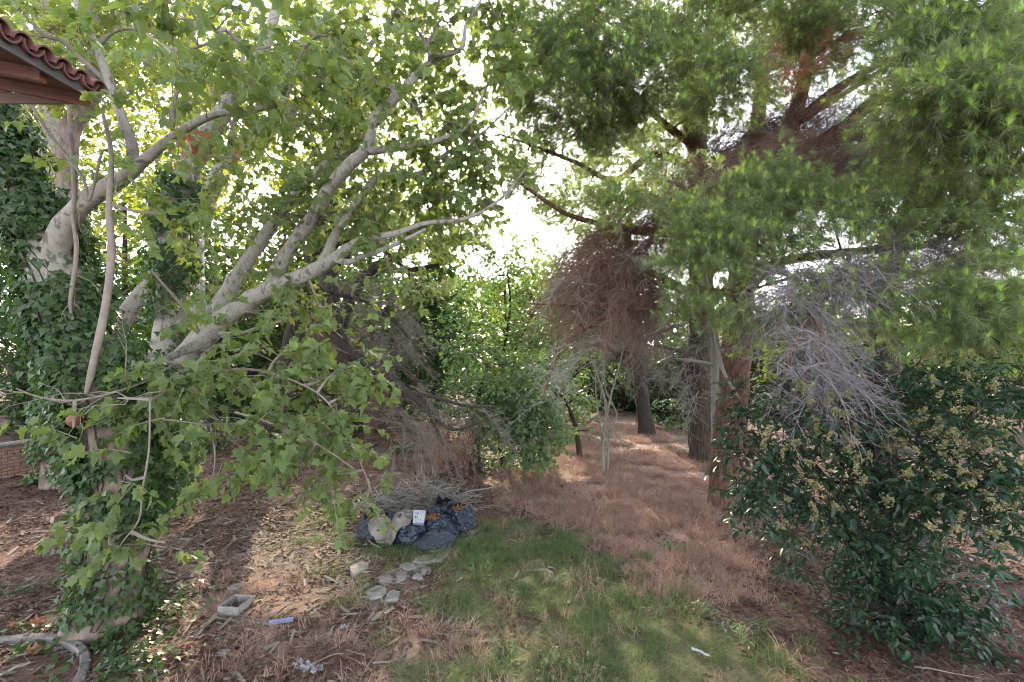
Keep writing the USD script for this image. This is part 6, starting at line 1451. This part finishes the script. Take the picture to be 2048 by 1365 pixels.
low_bush(560, 930, 80, 30, 859, 'small green plant right of the leaning pine foot', 'bush_leaf', 0.09, 8)
low_bush(820, 830, 140, 110, 860, 'dark bush behind the sagging bough', 'dark_leaf', 0.14, 34)
low_bush(690, 870, 90, 60, 861, 'dim undergrowth left of the double pine foot', 'dark_leaf', 0.13, 22)
# rosette plant with dry flower spikes
def spike_plant(px, py, h, seed, label, rosette=True):
    g = rng(seed); b = onG(px, py); Y = b[1]
    th = Thing('spike_plant', b, label, 'plant')
    if rosette:
        n = 26
        aa = g.random(n) * 6.28
        for q in range(n):
            th.part('leaf', batch(OVAL, b[None] + [[0, 0, 0.05]], np.array([[math.cos(aa[q]), math.sin(aa[q]), g.uniform(0.1, 0.7)]]), np.array([[0, 0, 1.0]]), g.uniform(0.25, 0.5)), M['bush_leaf'], smooth=True)
    for q in range(2):
        o = g.normal(0, 0.08, 2); H = h * g.uniform(0.8, 1.1)
        th.part('stalk', tube(np.array([[b[0], b[1], b[2], .01], [b[0] + o[0], b[1] + o[1], b[2] + H, .006]]), 5), M['grey_twig'])
        n = 90
        t = g.uniform(0.45, 1.0, n)
        p = b + np.outer(t, [o[0], o[1], H]) + g.normal(0, 0.018, (n, 3))
        th.part('flower_spike', batch(CURL, p, g.normal(size=(n, 3)), g.normal(size=(n, 3)), g.uniform(0.02, 0.04, n)), M['flower'])
spike_plant(805, 905, 1.0, 870, 'rosette plant with tall dry spikes at the edge of the shade')
spike_plant(76, 968, 0.75, 871, 'spiked plant with pale flowers before the brick wall')
spike_plant(112, 950, 1.1, 872, 'taller spiked plant at the right end of the brick wall')
# ivy creeping over the ground by the trunk and kerb
g = rng(880)
rows = [(250, 1255, .55, 240), (330, 1230, .45, 130), (205, 1300, .40, 190), (245, 1335, .5, 200), (60, 1285, .35, 60), (120, 1255, .5, 90), (330, 1195, .35, 50), (40, 1190, .3, 40), (280, 1360, .4, 110), (100, 1292, .25, 60)]
pp_ = []
for a, b, r, n in rows:
    c = onG(a, b)
    pp_.append(c + np.c_[g.normal(0, r * .5, (n, 2)), np.zeros(n)])
pp_ = np.vstack(pp_)
pp_[:, 2] = height(pp_[:, :2]) + g.uniform(0.03, 0.13, len(pp_))
rk = np.hypot(pp_[:, 0] - kc[0], pp_[:, 1] - kc[1])
inside = (rk < 0.75) | ((np.abs(rk - 1.1) < 0.13) & (g.random(len(rk)) < 0.88))
pp_ = pp_[~inside]
x, nr = leaf_pose(len(pp_), g, tilt=0.45)
gi = Thing('ground_ivy', onG(260, 1290), 'ivy creeping over the earth beside the kerb and trunk foot', 'ivy')
leaves(gi, 'leaf', IVY, pp_, x, nr, g.uniform(0.05, 0.10, len(pp_)), M['plane_leaf' if False else 'ivy_leaf'], single=260)
# weeds in the grass: small grey-green plants and white flower heads
g = rng(890)
for q, (a, b, lab) in enumerate([(1010, 1310, 'grey green weed low in the middle of the grass'), (1175, 1360, 'dark weed at the bottom edge under the paper scrap'), (1420, 1245, 'grey leafy weed at the right edge of the grass'), (1480, 1285, 'low weed at the grass and litter boundary'), (1110, 1340, 'feathery dark weed left of the paper scrap'), (1340, 1105, 'thin weed standing in the straw'), (1040, 993, 'small green weed alone in the far straw')]):
    bpt = onG(a, b); th = Thing('weed', bpt, lab, 'plant')
    n = 60
    p = bpt + g.normal(0, 1, (n, 3)) * [0.09, 0.09, 0] + np.c_[np.zeros((n, 2)), g.uniform(0.02, 0.18, n)]
    x, nr = leaf_pose(n, g)
    leaves(th, 'leaf', OVAL, p, x, nr, g.uniform(0.03, 0.07, n), M['bush_leaf'], single=20)
    th.part('stem', join([tube(np.array([np.r_[bpt, .003], np.r_[p[k], .0015]]), 3) for k in range(0, n, 6)]), M['dark_bark'], kind='stuff')
p = place(260, (-1.2, 3.5, 4.5, 8), 891, lambda q: soft(GREEN, q, 0.5, 1) * 0.5)
hd = batch((np.array([[-.5, -.5, 0], [.5, -.5, 0], [.5, .5, .2], [-.5, .5, .2], [0, 0, .6]]), np.array([[0, 1, 4], [1, 2, 4], [2, 3, 4], [3, 0, 4]])), p + [0, 0, 0.13], g.normal(size=(len(p), 3)), np.tile([0, 0, 1.0], (len(p), 1)), g.uniform(0.006, 0.013, len(p)))
single('wild_flower', hd, M['paper'], 'tiny whitish flower heads scattered through the green grass', 'flowers', kind='stuff')
